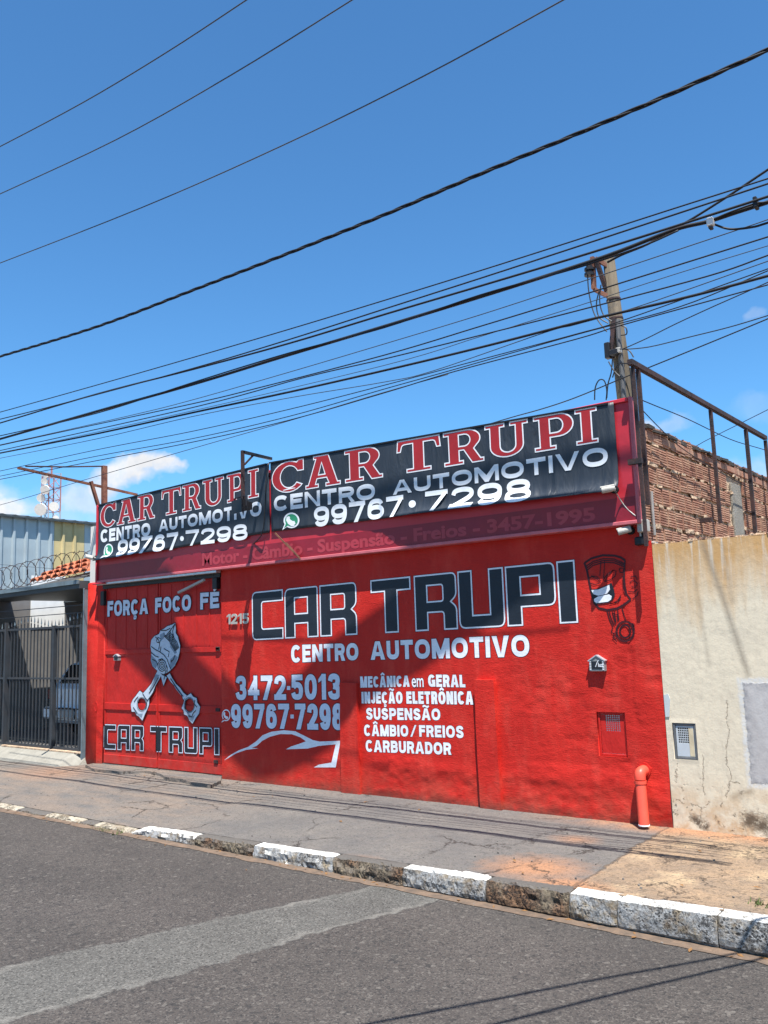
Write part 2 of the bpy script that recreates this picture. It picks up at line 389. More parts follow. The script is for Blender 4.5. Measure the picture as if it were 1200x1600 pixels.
def cream_mat(t, b):
    p = t.pos(); x, y, z = t.sep(p)
    base = t.mix(t.ramp(t.noise(p, 2.2, 6, .6), .35, .7), (.64, .555, .415, 1), (.575, .50, .38, 1))
    base = t.mix(t.ramp(t.noise(t.scaled(p, (3, 3, 1)), 9, 5, .65), .5, .72, 0, .4), base, (.40, .34, .26, 1))
    # ochre wash under the coping
    st = t.noise(t.scaled(p, (3.2, 1, .5)), 1.6, 5, .62)
    top = t.math('MULTIPLY', t.ramp(t.math('ADD', z, t.math('MULTIPLY', t.math('SUBTRACT', st, .5), 1.5)), 1.82, 2.48), .92)
    c = t.mix(top, base, (.46, .26, .095, 1))
    gl = t.math('MULTIPLY', t.ramp(z, 2.0, 2.5), t.ramp(t.noise(t.scaled(p, (6, 1, .4)), 3, 4, .6), .52, .64)); c = t.mix(t.math('MULTIPLY', gl, .75), c, (.58, .55, .48, 1))
    wp_ = t.vmath('ADD', p, t.vmath('SCALE', t.vmath('SUBTRACT', t.noise(p, 9, 6, .75, out='Color'), (.5, .5, .5)), scale=.13))
    def seg(A, B, w0, w1, nz=.6, p=p):
        A = onY(*A, 0.0); B = onY(*B, 0.0); ab = B-A; L2 = float(ab@ab)
        q = t.vmath('SUBTRACT', p, (float(A[0]), 0.0, float(A[2]))); q = t.vmath('MULTIPLY', q, (1, 0, 1))
        h = t.math('DIVIDE', t.vmath('DOT_PRODUCT', q, (float(ab[0]), 0.0, float(ab[2]))), L2, clamp=True)
        d = t.vmath('LENGTH', t.vmath('SUBTRACT', q, t.vmath('SCALE', (float(ab[0]), 0.0, float(ab[2])), scale=h)))
        d = t.math('ADD', d, t.math('MULTIPLY', t.math('SUBTRACT', t.noise(p, 14, 5, .7), .5), w0*nz))
        return t.ramp(d, w0, w1)
    s1 = t.math('MAXIMUM', seg((1098, 850), (1128, 930), .050, .0), seg((1128, 930), (1168, 1052), .045, .0))
    s2 = t.math('MULTIPLY', t.math('MAXIMUM', seg((1128, 850), (1144, 940), .035, 0), seg((1086, 905), (1108, 1040), .035, 0)), .45)
    c = t.mix(t.math('MULTIPLY', t.math('MAXIMUM', s1, s2), .62), c, (.20, .165, .125, 1))
    # damp, peeling foot of the wall
    ft = t.math('MULTIPLY', t.ramp(z, .50, .0), t.ramp(t.noise(p, 5.5, 7, .72), .42, .60))
    c = t.mix(t.math('MULTIPLY', ft, .85), c, (.46, .28, .14, 1))
    bl = t.math('MULTIPLY', t.ramp(z, .60, .05), t.ramp(t.noise(p, 15, 7, .8), .60, .635))
    b2 = t.math('MAXIMUM', seg((1084, 1280), (1102, 1292), .055, .01, 1.6), seg((1172, 1283), (1240, 1306), .11, .02, 1.4))
    bl = t.math('MAXIMUM', bl, t.math('MULTIPLY', b2, t.ramp(t.noise(p, 11, 7, .8), .40, .50)))
    c = t.mix(t.math('MULTIPLY', bl, .88), c, (.065, .045, .03, 1))
    c = t.mix(t.math('MULTIPLY', seg((1146, 1246), (1172, 1236), .05, .0), .5), c, (.22, .15, .09, 1))
    # cracks
    crm = None
    for A, B in (((1133, 1095), (1138, 1150)), ((1138, 1150), (1134, 1190)), ((1134, 1190), (1141, 1218)), ((1141, 1218), (1134, 1248)), ((1141, 1222), (1157, 1224)), ((1080, 1256), (1095, 1264)), ((1095, 1264), (1097, 1285)), ((1095, 1266), (1110, 1254)),
                 ((1097, 1180), (1100, 1240)), ((1058, 1195), (1056, 1225)), ((1056, 1250), (1070, 1256)), ((1118, 1275), (1124, 1292))):
        m_ = t.math('MULTIPLY', seg(A, B, .0065, .001, .5, wp_), t.ramp(t.noise(p, 16, 4, .6), .36, .5)); crm = m_ if crm is None else t.math('MAXIMUM', crm, m_)
    c = t.mix(t.math('MULTIPLY', crm, .5), c, (.14, .10, .07, 1))
    # grey cement repair with a pale feathered rim
    A = onY(1159, 1066, 0.0); Bz = float(onY(1175, 1225, 0.0)[2])
    wob = t.math('MULTIPLY', t.math('SUBTRACT', t.noise(p, 11, 7, .75), .5), .085)
    ix = t.math('ADD', t.math('SUBTRACT', x, float(A[0])), wob)
    iz = t.math('MINIMUM', t.math('SUBTRACT', z, Bz), t.math('SUBTRACT', float(A[2]), z)); iz = t.math('ADD', iz, wob)
    ins = t.math('MINIMUM', ix, iz)
    pm = t.ramp(ins, .0, .010); rim = t.math('MULTIPLY', t.ramp(ins, -.045, -.02), t.ramp(t.noise(p, 28, 6, .75), .36, .52))
    c = t.mix(t.math('MULTIPLY', rim, .7), c, (.54, .55, .56, 1))
    pc_ = t.mix(t.ramp(t.noise(t.scaled(p, (1, 1, .5)), 5, 6, .68), .35, .65), (.36, .338, .328, 1), (.45, .43, .415, 1))
    pc_ = t.mix(t.math('MULTIPLY', t.ramp(ins, .07, .01), t.ramp(t.noise(p, 20, 5, .7), .4, .6)), pc_, (.24, .235, .24, 1))
    c = t.mix(pm, c, pc_)
    t.put(b.inputs['Base Color'], c); b.inputs['Roughness'].default_value = .9
    h = t.math('ADD', t.noise(p, 14, 5, .6), t.math('MULTIPLY', t.math('MAXIMUM', bl, crm), -1.2))
    h = t.math('ADD', h, t.math('ADD', t.math('MULTIPLY', t.noise(p, 90, 3, .6), .25), t.math('MULTIPLY', pm, .5)))
    t.put(b.inputs['Normal'], t.bump(h, .0038))
M_CREAM = mat('stained_cream_render', cream_mat)
M_PATCH = simple('grey_cement_patch_render', (.33, .31, .31), .9, .22, 5, bump=.008, bscale=40, dirt=(.24, .22, .22))
M_SHEETG = simple('galvanised_grey_sheet', (.36, .42, .44), .5, .12, 2.5, metal=.2)
M_SHEETY = simple('yellowed_translucent_sheet', (.50, .40, .20), .6, .15, 2.5)
M_PLWHITE = simple('old_white_render', (.60, .58, .53), .9, .15, 3)
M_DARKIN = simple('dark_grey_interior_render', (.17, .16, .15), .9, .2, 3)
M_POLE = None
def pole_mat(t, b):
    p = t.pos(); c = t.mix(t.ramp(t.noise(t.scaled(p, (8, 8, .6)), 4, 5, .65), .3, .7), (.070, .054, .036, 1), (.135, .108, .072, 1))
    c = t.mix(t.ramp(t.noise(p, 4, 5, .7), .58, .7, 0, .7), c, (.05, .045, .04, 1))
    t.put(b.inputs['Base Color'], c); b.inputs['Roughness'].default_value = .85
    t.put(b.inputs['Normal'], t.bump(t.noise(t.scaled(p, (8, 8, .6)), 10, 4, .6), .01))
M_POLE = mat('weathered_timber_pole', pole_mat)
# ground materials
def asphalt(t, b, base=(.067, .0575, .0505), agg=(.165, .148, .128), light=0.0):
    p = t.pos()
    big = t.ramp(t.noise(p, .9, 5, .6), .3, .7, .86, 1.12)
    mid = t.ramp(t.noise(p, 7, 5, .65), .3, .7, .88, 1.12)
    k = t.math('MULTIPLY', big, mid)
    c = t.mix(1.0, (*base, 1), t.comb(k, k, k), 'MULTIPLY')
    vc = t.vor(p, 105, out='Color'); vs_ = t.sep(vc)[0]
    st = t.ramp(vs_, .70, .98)
    c = t.mix(t.math('MULTIPLY', st, .50), c, (*agg, 1))
    dk = t.ramp(t.sep(vc)[1], .72, .9)
    c = t.mix(t.math('MULTIPLY', dk, .72), c, (.022, .021, .021, 1))
    tr_ = t.ramp(t.noise(t.scaled(p, (.35, 1.3, 1)), 1.1, 4, .55), .44, .62, 0, .22); c = t.mix(tr_, c, (.035, .031, .029, 1))
    oil = t.ramp(t.noise(p, 2.3, 6, .7), .64, .72, 0, .35); c = t.mix(oil, c, (.022, .020, .020, 1))
    # larger pits and pale crumbs scattered through the surface
    v2 = t.vor(p, 42, out='Color'); w2 = t.sep(v2)
    c = t.mix(t.math('MULTIPLY', t.ramp(w2[0], .90, .96), .55), c, (.020, .020, .020, 1))
    c = t.mix(t.math('MULTIPLY', t.ramp(w2[1], .955, .985), .5), c, (*agg, 1))
    t.put(b.inputs['Base Color'], c); b.inputs['Roughness'].default_value = .85
    h = t.math('ADD', t.math('MULTIPLY', t.vor(p, 105), .8), t.noise(p, 240, 2, .5))
    t.put(b.inputs['Normal'], t.bump(h, .006))
def road_mat(t, b):
    asphalt(t, b)
    p = t.pos(); x, y, z = t.sep(p); wob = t.math('MULTIPLY', t.math('SUBTRACT', t.noise(p, 4.5, 7, .72), .5), .30)
    def side(a, c):
        A = onZ(*a, -.16); B = onZ(*c, -.16); n = np.array([-(B-A)[1], (B-A)[0]]); n = n/np.linalg.norm(n)
        return t.math('ADD', t.math('MULTIPLY', t.math('SUBTRACT', x, float(A[0])), float(n[0])), t.math('MULTIPLY', t.math('SUBTRACT', y, float(A[1])), float(n[1])))
    up1 = side((0, 1517), (580, 1385)); lo1 = side((0, 1602), (695, 1403))
    ref = onZ(250, 1510, -.16)
    def sgn(a, c):
        A = onZ(*a, -.16); B = onZ(*c, -.16); n = np.array([-(B-A)[1], (B-A)[0]]); return 1.0 if n@(ref[:2]-A[:2]) > 0 else -1.0
    d = None
    for sd, (a, c) in ((up1, ((0, 1517), (580, 1385))), (lo1, ((0, 1602), (695, 1403)))):
        v = t.math('MULTIPLY', sd, sgn(a, c)); d = v if d is None else t.math('MINIMUM', d, v)
    d = t.math('ADD', d, wob)
    m = t.ramp(d, -.008, .012)
    rimm = t.math('MULTIPLY', t.ramp(t.math('ABSOLUTE', t.math('SUBTRACT', d, .03)), .045, .0), t.ramp(t.noise(p, 3, 5, .65), .42, .62))
    src = b.inputs['Base Color'].links[0].from_socket
    sp = t.sep(t.vor(p, 95, out='Color'))
    pc = t.mix(t.ramp(t.noise(p, 2.2, 5, .6), .3, .7), (.088, .083, .074, 1), (.118, .112, .100, 1))
    k = t.math('MULTIPLY', t.ramp(sp[0], .55, 1.0, .86, 1.5), t.ramp(sp[1], .75, .95, 1.0, .45)); pc = t.mix(1.0, pc, t.comb(k, k, k), 'MULTIPLY')
    c = t.mix(m, src, pc); c = t.mix(t.math('MULTIPLY', rimm, .55), c, (.22, .205, .18, 1))
    dk = t.math('MULTIPLY', t.ramp(t.math('ABSOLUTE', t.math('ADD', d, .012)), .012, .002), t.ramp(t.noise(p, 5, 5, .65), .45, .6)); c = t.mix(t.math('MULTIPLY', dk, .7), c, (.02, .02, .02, 1))
    t.put(b.inputs['Base Color'], c)
M_ROAD = mat('asphalt', road_mat)
def dirtmat(t, b):
    p = t.pos(); c = t.mix(t.ramp(t.noise(p, 11, 6, .7), .35, .65), (.185, .125, .085, 1), (.10, .074, .055, 1))
    t.put(b.inputs['Base Color'], c); b.inputs['Roughness'].default_value = .95
    t.put(b.inputs['Normal'], t.bump(t.noise(p, 120, 4, .7), .006))
M_DIRT = mat('orange_gutter_grit', dirtmat)
PA = onZ(1035, 1300, -.02); PB = onZ(885, 1398, -.02)
def blob(t, p, c, r, sq=1.0, soft=.5):
    q = t.vmath('SUBTRACT', p, tuple(float(v) for v in c)); q = t.vmath('MULTIPLY', q, (1, sq, 0))
    d = t.math('ADD', t.vmath('LENGTH', q), t.math('MULTIPLY', t.math('SUBTRACT', t.noise(p, 6, 6, .7), .5), r*.9))
    return t.ramp(d, r, r*(1-soft))
def sidewalk_mat(t, b):
    p = t.pos(); x, y, z = t.sep(p)
    n = t.noise(p, 1.3, 6, .62); f = t.noise(p, 90, 4, .7); g = t.noise(p, 260, 2, .6)
    c = t.mix(t.ramp(n, .34, .68), (.104, .098, .092, 1), (.146, .132, .116, 1))
    c = t.mix(t.ramp(t.noise(p, 6, 6, .7), .5, .75, 0, .6), c, (.075, .074, .077, 1))
    # warm dust drifts over the left half
    lw = t.math('MULTIPLY', t.ramp(x, -6.6, -8.2), t.ramp(t.noise(t.scaled(p, (1, 2.4, 1)), 1.7, 5, .62), .36, .6))
    c = t.mix(t.math('MULTIPLY', lw, .7), c, (.195, .150, .115, 1))
    # pale, ochre, broken slab at the right, its edge crossing the pavement at a slant
    nx, ny = float(-(PB[1]-PA[1])), float(PB[0]-PA[0]); L = math.hypot(nx, ny); nx /= L; ny /= L
    if nx < 0: nx, ny = -nx, -ny
    side = t.math('ADD', t.math('MULTIPLY', t.math('SUBTRACT', x, float(PA[0])), nx), t.math('MULTIPLY', t.math('SUBTRACT', y, float(PA[1])), ny))
    side = t.math('ADD', side, t.math('MULTIPLY', t.math('SUBTRACT', t.noise(p, 5, 7, .75), .5), .17))
    sm = t.ramp(side, -.012, .012)
    oc = t.mix(t.ramp(t.noise(p, 3.0, 7, .7), .36, .62), (.30, .205, .125, 1), (.19, .140, .098, 1))
    oc = t.mix(t.ramp(t.noise(p, 14, 6, .75), .52, .64, 0, .75), oc, (.10, .072, .046, 1))
    oc = t.mix(t.ramp(t.noise(p, 2.1, 5, .6), .54, .66, 0, .8), oc, (.38, .28, .17, 1))
    c = t.mix(sm, c, oc)
    # orange earth washed over the grey slab and along the wall foot
    o1 = blob(t, p, onZ(835, 1358, -.02), .52, 1.15, .75)
    o2 = blob(t, p, onZ(900, 1310, 0), .30, 1.5, .9); o3 = blob(t, p, onZ(560, 1345, -.03), .3, 1.6, .9)
    o4 = blob(t, p, onZ(880, 1390, -.03), .42, 1.3, .7); o5 = blob(t, p, onZ(80, 1205, 0), 1.1, 1.8, .9)
    wf = t.math('MULTIPLY', t.math('MULTIPLY', t.ramp(y, -.34, -.06), t.ramp(x, -4.6, -3.4)), t.ramp(t.noise(p, 4, 5, .6), .25, .5))
    om = t.math('MAXIMUM', t.math('MAXIMUM', o1, t.math('MULTIPLY', o2, .7)), t.math('MAXIMUM', t.math('MULTIPLY', o3, .4), o4))
    om = t.math('MAXIMUM', om, t.math('MAXIMUM', wf, t.math('MULTIPLY', o5, .55)))
    c = t.mix(t.math('MULTIPLY', om, .88), c, (.33, .165, .085, 1))
    # cracks
    wv = t.vmath('ADD', p, t.vmath('SCALE', t.noise(p, 2.6, 6, .75, out='Color'), scale=.5))
    cr = t.vor(wv, .95, 'DISTANCE_TO_EDGE'); cr2 = t.vor(wv, 2.9, 'DISTANCE_TO_EDGE')
    c1 = t.math('MULTIPLY', t.ramp(cr, .011, .004), t.ramp(t.noise(p, 1.1, 3, .5), .47, .56))
    c2 = t.math('MULTIPLY', t.math('MULTIPLY', t.ramp(cr2, .022, .008), sm), t.ramp(t.noise(p, 2.3, 3, .5), .49, .56))
    edge = t.ramp(t.math('ABSOLUTE', side), .014, .005)
    cm = t.math('MAXIMUM', t.math('MAXIMUM', c1, c2), t.math('MULTIPLY', edge, .55))
    c = t.mix(t.math('MULTIPLY', cm, .85), c, (.045, .035, .028, 1))
    k = t.math('MULTIPLY', t.ramp(f, .25, .75, .70, 1.30), t.ramp(g, .25, .75, .80, 1.2))
    k = t.math('MULTIPLY', k, t.ramp(t.noise(p, 24, 5, .7), .3, .7, .84, 1.16))
    c = t.mix(1.0, c, t.comb(k, k, k), 'MULTIPLY')
    sp = t.ramp(t.sep(t.vor(p, 75, out='Color'))[0], .86, .94, 0, .6)
    c = t.mix(sp, c, (.05, .048, .045, 1))
    t.put(b.inputs['Base Color'], c); b.inputs['Roughness'].default_value = .9
    h = t.math('ADD', t.math('MULTIPLY', t.noise(p, 30, 6, .75), .8), t.math('MULTIPLY', g, .35)); h = t.math('SUBTRACT', h, t.math('MULTIPLY', cm, 1.2))
    t.put(b.inputs['Normal'], t.bump(h, .009))
M_WALK = mat('worn_concrete_pavement', sidewalk_mat)
def kerb_mat(t, b):
    p = t.pos(); x, y, z = t.sep(p)
    nrm = t.sep(t.new('ShaderNodeNewGeometry').outputs['Normal'])[2]
    c = t.mix(t.ramp(t.noise(p, 9, 6, .7), .35, .65), (.30, .24, .16, 1), (.15, .115, .085, 1))
    return c, p, x, y, z, nrm
def kerb_pits(t, p, c, lo, hi, amt):
    v = t.vor(t.vmath('ADD', p, t.vmath('SCALE', t.noise(p, 30, 3, .6, out='Color'), scale=.03)), 55)
    pit = t.math('MULTIPLY', t.ramp(v, .50, .30, 0, 1), t.ramp(t.noise(p, 8, 5, .7), lo, hi))
    bl = t.ramp(t.noise(p, 34, 7, .8), .50, .56)
    m = t.math('MAXIMUM', pit, t.math('MULTIPLY', bl, t.ramp(t.noise(p, 6, 4, .6), lo, hi)))
    return t.mix(t.math('MULTIPLY', m, amt), c, (.022, .019, .018, 1)), m
def kerb_bare(t, b):
    c, p, x, y, z, nrm = kerb_mat(t, b)
    rr = t.ramp(t.noise(p, 4, 4, .6), .48, .62, 0, .75); c = t.mix(rr, c, (.24, .12, .06, 1))
    c = t.mix(t.ramp(nrm, .3, .8, 0, .6), c, (.16, .145, .13, 1))
    c, m = kerb_pits(t, p, c, .36, .56, .92); m = t.math('MULTIPLY', m, t.ramp(nrm, .9, .4))
    c = t.mix(t.ramp(nrm, .55, .9), c, (.135, .122, .108, 1))
    t.put(b.inputs['Base Color'], c); b.inputs['Roughness'].default_value = .95
    h = t.math('SUBTRACT', t.noise(p, 34, 6, .78), t.math('MULTIPLY', m, .6))
    t.put(b.inputs['Normal'], t.bump(h, .03))
def kerb_white(t, b):
    c, p, x, y, z, nrm = kerb_mat(t, b)
    c = t.mix(t.ramp(t.noise(p, 12, 6, .7), .38, .55), c, (.36, .36, .355, 1))
    c, m = kerb_pits(t, p, c, .44, .62, .9)
    # whitewash lies thick on the top edge and runs thinly down the face
    zz = t.math('ADD', nrm, t.math('MULTIPLY', t.math('SUBTRACT', t.noise(p, 17, 7, .78), .5), 1.0))
    wm = t.ramp(zz, .60, .70)
    wm = t.math('MULTIPLY', wm, t.ramp(t.noise(p, 21, 7, .8), .66, .60, .25, 1.0))
    c = t.mix(wm, c, t.mix(t.ramp(t.noise(p, 5, 4, .6), .4, .7), (.72, .71, .67, 1), (.60, .55, .47, 1)))
    t.put(b.inputs['Base Color'], c); b.inputs['Roughness'].default_value = .85
    h = t.math('SUBTRACT', t.math('MULTIPLY', t.noise(p, 34, 6, .78), t.ramp(wm, 0, 1, 1, .35)), t.math('MULTIPLY', m, .5))
    t.put(b.inputs['Normal'], t.bump(h, .026))
def kerb_worn(t, b):
    c, p, x, y, z, nrm = kerb_mat(t, b)
    c = t.mix(t.ramp(t.noise(p, 7, 6, .7), .40, .56), c, (.50, .44, .34, 1))
    c, m = kerb_pits(t, p, c, .46, .60, .85)
    t.put(b.inputs['Base Color'], c); b.inputs['Roughness'].default_value = .9
    t.put(b.inputs['Normal'], t.bump(t.noise(p, 30, 6, .78), .03))
M_KC = mat('worn_cream_kerb', kerb_worn)
M_KB = mat('bare_crumbling_kerb', kerb_bare); M_KW = mat('whitewashed_kerb', kerb_white)

# ------------------------------------------------------------------ ground, road, pavement, kerb
def zroad(X): return -.188 - .008*(np.clip(X, -16, 6)+1.7)
YK = -2.275
def ztop(X):     # kerb top falls towards the driveway at the left
    X = np.asarray(X, float)
    t = (np.clip(X, -16, 3)+7.6)/(7.6-1.7)
    z = -.058 + t*.080
    low = np.clip((-7.62-X)/.22, 0, 1); low = low*low*(3-2*low)
    return z*(1-low) + low*(zroad(X)+.030)
MB().grid(np.array([[(x, y, -.42) for x in np.linspace(-400, 400, 5)] for y in np.linspace(-400, 400, 5)])).build('ground', simple('bare_earth', (.20, .13, .085), .95, .3, .4), kind='structure')
xs = np.linspace(-26, 9, 141); ys = np.concatenate([np.linspace(-24, -8, 9), np.linspace(-7.6, YK+.02, 60)])
X, Y = np.meshgrid(xs, ys)
Z = zroad(X) + fbm(X*.7, Y*.7, 3)*.007 + np.clip((YK-Y)/1.0, 0, 1)*.012
road = MB().grid(np.dstack([X, Y, Z])).build('road', M_ROAD, smooth=True, kind='structure')
def road_z(x, y):
    return zroad(np.asarray(x)) + fbm(np.asarray(x)*.7, np.asarray(y)*.7, 3)*.007 + np.clip((YK-np.asarray(y))/1.0, 0, 1)*.012
def ragged_sheet(pix, Zb, lift, name, m, parent, n=10, amp=.03, seed=1):
    """thin layer with a torn edge; outline given as photo pixels on the road, laid out in metres"""
    P = [onZ(px, py, Zb)[:2] for px, py in pix]; out = []
    for i in range(len(P)):
        a, b_ = P[i], P[(i+1) % len(P)]; L = np.linalg.norm(b_-a); k = max(2, int(L/.06))
        for j in range(k):
            q = a+(b_-a)*j/k; w = fbm(np.array([q[0]*5.0]), np.array([q[1]*5.0]), seed)[0]*amp*2.2
            nn = np.array([-(b_-a)[1], (b_-a)[0]])/L; out.append(q+nn*w)
    tr = tessellate_polygon([[Vector((q[0], q[1], 0)) for q in out]])
    # drape a grid instead of long triangles so the sheet follows the road
    import bmesh
    bm = bmesh.new(); vs = [bm.verts.new((q[0], q[1], 0)) for q in out]
    for tri in tr:
        try: bm.faces.new([vs[i] for i in tri])
        except Exception: pass
    for axis, lo, hi in ((0, -14, 2), (1, -8, 0)):
        for c in np.arange(lo, hi, .25):
            co = [0, 0, 0]; no = [0, 0, 0]; co[axis] = c; no[axis] = 1
            bmesh.ops.bisect_plane(bm, geom=bm.verts[:]+bm.edges[:]+bm.faces[:], plane_co=co, plane_no=no)
    for v in bm.verts: v.co.z = float(road_z(v.co.x, v.co.y)) + lift
    bmesh.ops.recalc_face_normals(bm, faces=bm.faces)
    me = bpy.data.meshes.new(name); bm.to_mesh(me); bm.free(); me.materials.append(m)
    o = link(name, me); o.parent = parent; return o
# sand lying in the gutter
gx = np.linspace(-16, 4, 260)
w = .075 + .05*vnoise(gx*3, gx*0, 9) + .03*vnoise(gx*11, gx*0, 10)
G = np.array([[(x, YK+.01, float(road_z(x, YK-.05))+.006) for x in gx], [(x, YK-.04, float(road_z(x, YK-.05))+.007) for x in gx],
              [(x, YK-ww, float(road_z(x, YK-ww))+.004) for x, ww in zip(gx, w)]])
o = MB().grid(G).build('gutter_sand', M_DIRT); tag(o, kind='stuff')
o['label'] = 'orange sand lying in the gutter below the kerb'
# pavement sheet
xs = np.linspace(-26, 8, 640); ys = np.concatenate([np.linspace(YK+.10, -.08, 56), [0.06]])
X, Y = np.meshgrid(xs, ys)
tt = np.clip((Y-YK)/(-YK), 0, 1)
Z = ztop(X)*(1-tt)**1.3 + fbm(X*1.1, Y*1.1, 21)*.012*np.clip(tt*4, 0, 1)*np.clip((-Y)*5, 0, 1) + fbm(X*7, Y*7, 31, 3)*.003 - .002
def walk_z(x, y):
    t_ = np.clip((y-YK)/(-YK), 0, 1); return float(ztop(x)*(1-t_)**1.3)
pave = MB().grid(np.dstack([X, Y, Z])).build('pavement', M_WALK, smooth=True, kind='structure')
# kerb stones, one piece each
kerb = thing('kerb', (-5, YK, 0), 'kerb of cast stones along the pavement, painted white in places', None, kind='structure')
del kerb['label']
def kerb_stone(x0, x1, m, rough=.012, seed=0):
    n = max(5, int((x1-x0)/.016)); X_ = np.linspace(x0+.004, x1-.004, n)
    prof = []; q = np.array
    for i, x in enumerate(X_):
        zt = float(ztop(x)); zb = float(zroad(x))-.05; hh = zt-zb
        e = min(i, n-1-i); rnd = (.012, .005)[e] if e < 2 else 0
        a = lambda k, s=1.0: float(fbm(q([x*9.0]), q([k*3.1+seed]), 40+k)[0]*.75+fbm(q([x*41.0]), q([k*5.1+seed]), 60+k, 2)[0]*.5)*rough*s
        row = [(x, YK+.14, zt-.004), (x, YK+.07, zt+a(1, .3)-rnd), (x, YK+.024+a(2, .7), zt-.002+a(3, .5)-rnd), (x, YK+.004+a(4, .8)+rnd, zt-.012+a(5, .5))]
        for j, (fz, out) in enumerate(((.22, -.010), (.38, -.016), (.54, -.018), (.68, -.016))):
            row.append((x, YK+out+a(6+j, 1.1)+rnd, zt-hh*fz+a(12+j, .4)))
        row += [(x, YK+.004+a(20, .8), zb+.058+a(21, .3)), (x, YK+.03, zb)]
        prof.append(row)
    P = np.array(prof).transpose(1, 0, 2)
    mb = MB().grid(P)
    o0 = 0; npf = P.shape[0]; nx = P.shape[1]
    mb.f.append(tuple(j*nx for j in range(npf))); mb.f.append(tuple(j*nx+nx-1 for j in reversed(range(npf))))
    return part(mb, 'kerb_stone', m, kerb)
def kx(px, py): return float(onY(px, py, YK)[0])
segs = [(-16, kx(205, 1293), None)]
edges = [(kx(205, 1293), kx(305, 1305), M_KW), (kx(305, 1305), kx(396, 1318), M_KB), (kx(396, 1318), kx(520, 1335), M_KW), (kx(520, 1335), kx(628, 1355), M_KB),
         (kx(628, 1355), kx(758, 1373), M_KW), (kx(758, 1373), kx(888, 1395), M_KB), (kx(888, 1395), kx(963, 1409), M_KW), (kx(963, 1409), kx(1120, 1432), M_KW), (kx(1120, 1432), kx(1120, 1432)+.95, M_KW)]
for i, (a, b_, m) in enumerate(edges): kerb_stone(a, b_, m, .026 if m is M_KB else (.010 if i > 6 else .024), i*1.7)
x = edges[-1][1]
while x < 6: kerb_stone(x, x+1.0, M_KW if random.random() < .6 else M_KB, .014, x); x += 1.0
x = edges[0][0]; k = 0
while x > -15: 
    L = random.uniform(.22, .7); kerb_stone(x-L, x, (M_KC, M_KC, M_KB)[k % 3], .034, x); x -= L; k += 1
# broken apron in front of the garage door
def apron():
    pix = [(133, 1196), (150, 1203), (185, 1206), (225, 1205), (250, 1209), (262, 1216), (285, 1218), (300, 1223), (330, 1227), (345, 1221), (347, 1206), (300, 1200), (158, 1190)]
    P = [onZ(a, b_, .02)[:2] for a, b_ in pix]
    top = []
    for i in range(len(P)):
        a, b_ = P[i], P[(i+1) % len(P)]; L = np.linalg.norm(b_-a); kk = max(1, int(L/.05))
        for j in range(kk):
            q = a+(b_-a)*j/kk
            if i < 9: q = q + rng.uniform(-.012, .012, 2)
            if q[1] > .03: q[1] = .03
            top.append(q)
    n = len(top); mb = MB()
    vs = [(q[0], q[1], .026+.004*math.sin(q[0]*9)) for q in top] + [(q[0], q[1]-.006, -.04) for q in top]
    tr = tessellate_polygon([[Vector((q[0], q[1], 0)) for q in top]])
    mb.add(vs, [tuple(t) for t in tr] + [(i, (i+1) % n, (i+1) % n+n, i+n) for i in range(n)])
    o = mb.build('concrete_apron', M_WALK); tag(o, kind='structure')
apron()

# ------------------------------------------------------------------ flat print helpers
def offset_loop(L, d):
    """mitred offset; d > 0 grows a counter-clockwise loop"""
    L = np.array(L, float); n = len(L); out = []
    for i in range(n):
        a, b_, c = L[i-1], L[i], L[(i+1) % n]
        e1 = b_-a; e2 = c-b_; e1 = e1/(np.linalg.norm(e1)+1e-9); e2 = e2/(np.linalg.norm(e2)+1e-9)
        n1 = np.array([e1[1], -e1[0]]); n2 = np.array([e2[1], -e2[0]]); m = n1+n2
        k = 1+n1@n2
        k = max(k, .35); out.append(b_ + m*d/k)
    return out
def area(L):
    L = np.array(L); x, y = L[:, 0], L[:, 1]; return .5*np.sum(x*np.roll(y, -1)-np.roll(x, -1)*y)
def rounded(pts, n=4):
    """points (x, y[, r]) -> loop with rounded corners"""
    out = []; N = len(pts)
    for i, p in enumerate(pts):
        if len(p) == 2: out.append(p); continue
        a = np.array(pts[i-1][:2]); b_ = np.array(p[:2]); c = np.array(pts[(i+1) % N][:2]); r = p[2]
        s_ = b_+(a-b_)/np.linalg.norm(a-b_)*r; e = b_+(c-b_)/np.linalg.norm(c-b_)*r
        for k in range(n+1):
            t = k/n; out.append(tuple((1-t)**2*s_+2*t*(1-t)*b_+t*t*e))
    return out
def arc(cx, cy, rx, ry, a0, a1, n=12):
    return [(cx+rx*math.cos(math.radians(a0+(a1-a0)*k/n)), cy+ry*math.sin(math.radians(a0+(a1-a0)*k/n))) for k in range(n+1)]
class Plane:
    """a painted surface: x along the wall, z up, at depth y(x, z)"""
    def __init__(s, Y, fn=None): s.Y = Y; s.fn = fn
    def px(s, px, py):
        q = onY(px, py, s.Y); return (q[0], q[2])
    def y(s, x, z): return s.fn(x, z) if s.fn else s.Y
def flat_mesh(mb, loops, pl, lift):
    """fill outer loop + holes on a plane"""
    polys = [[Vector((p[0], p[1], 0)) for p in L] for L in loops]
    tr = tessellate_polygon(polys); allp = [p for L in loops for p in L]
    vs = [(p[0], pl.y(p[0], p[1])-lift, p[1]) for p in allp]
    mb.add(vs, [tuple(t) for t in tr])
def orient(loops):
    out = []
    for i, L in enumerate(loops):
        a = area(L); L = list(L)
        if (i == 0 and a < 0) or (i > 0 and a > 0): L.reverse()
        out.append(L)
    return out
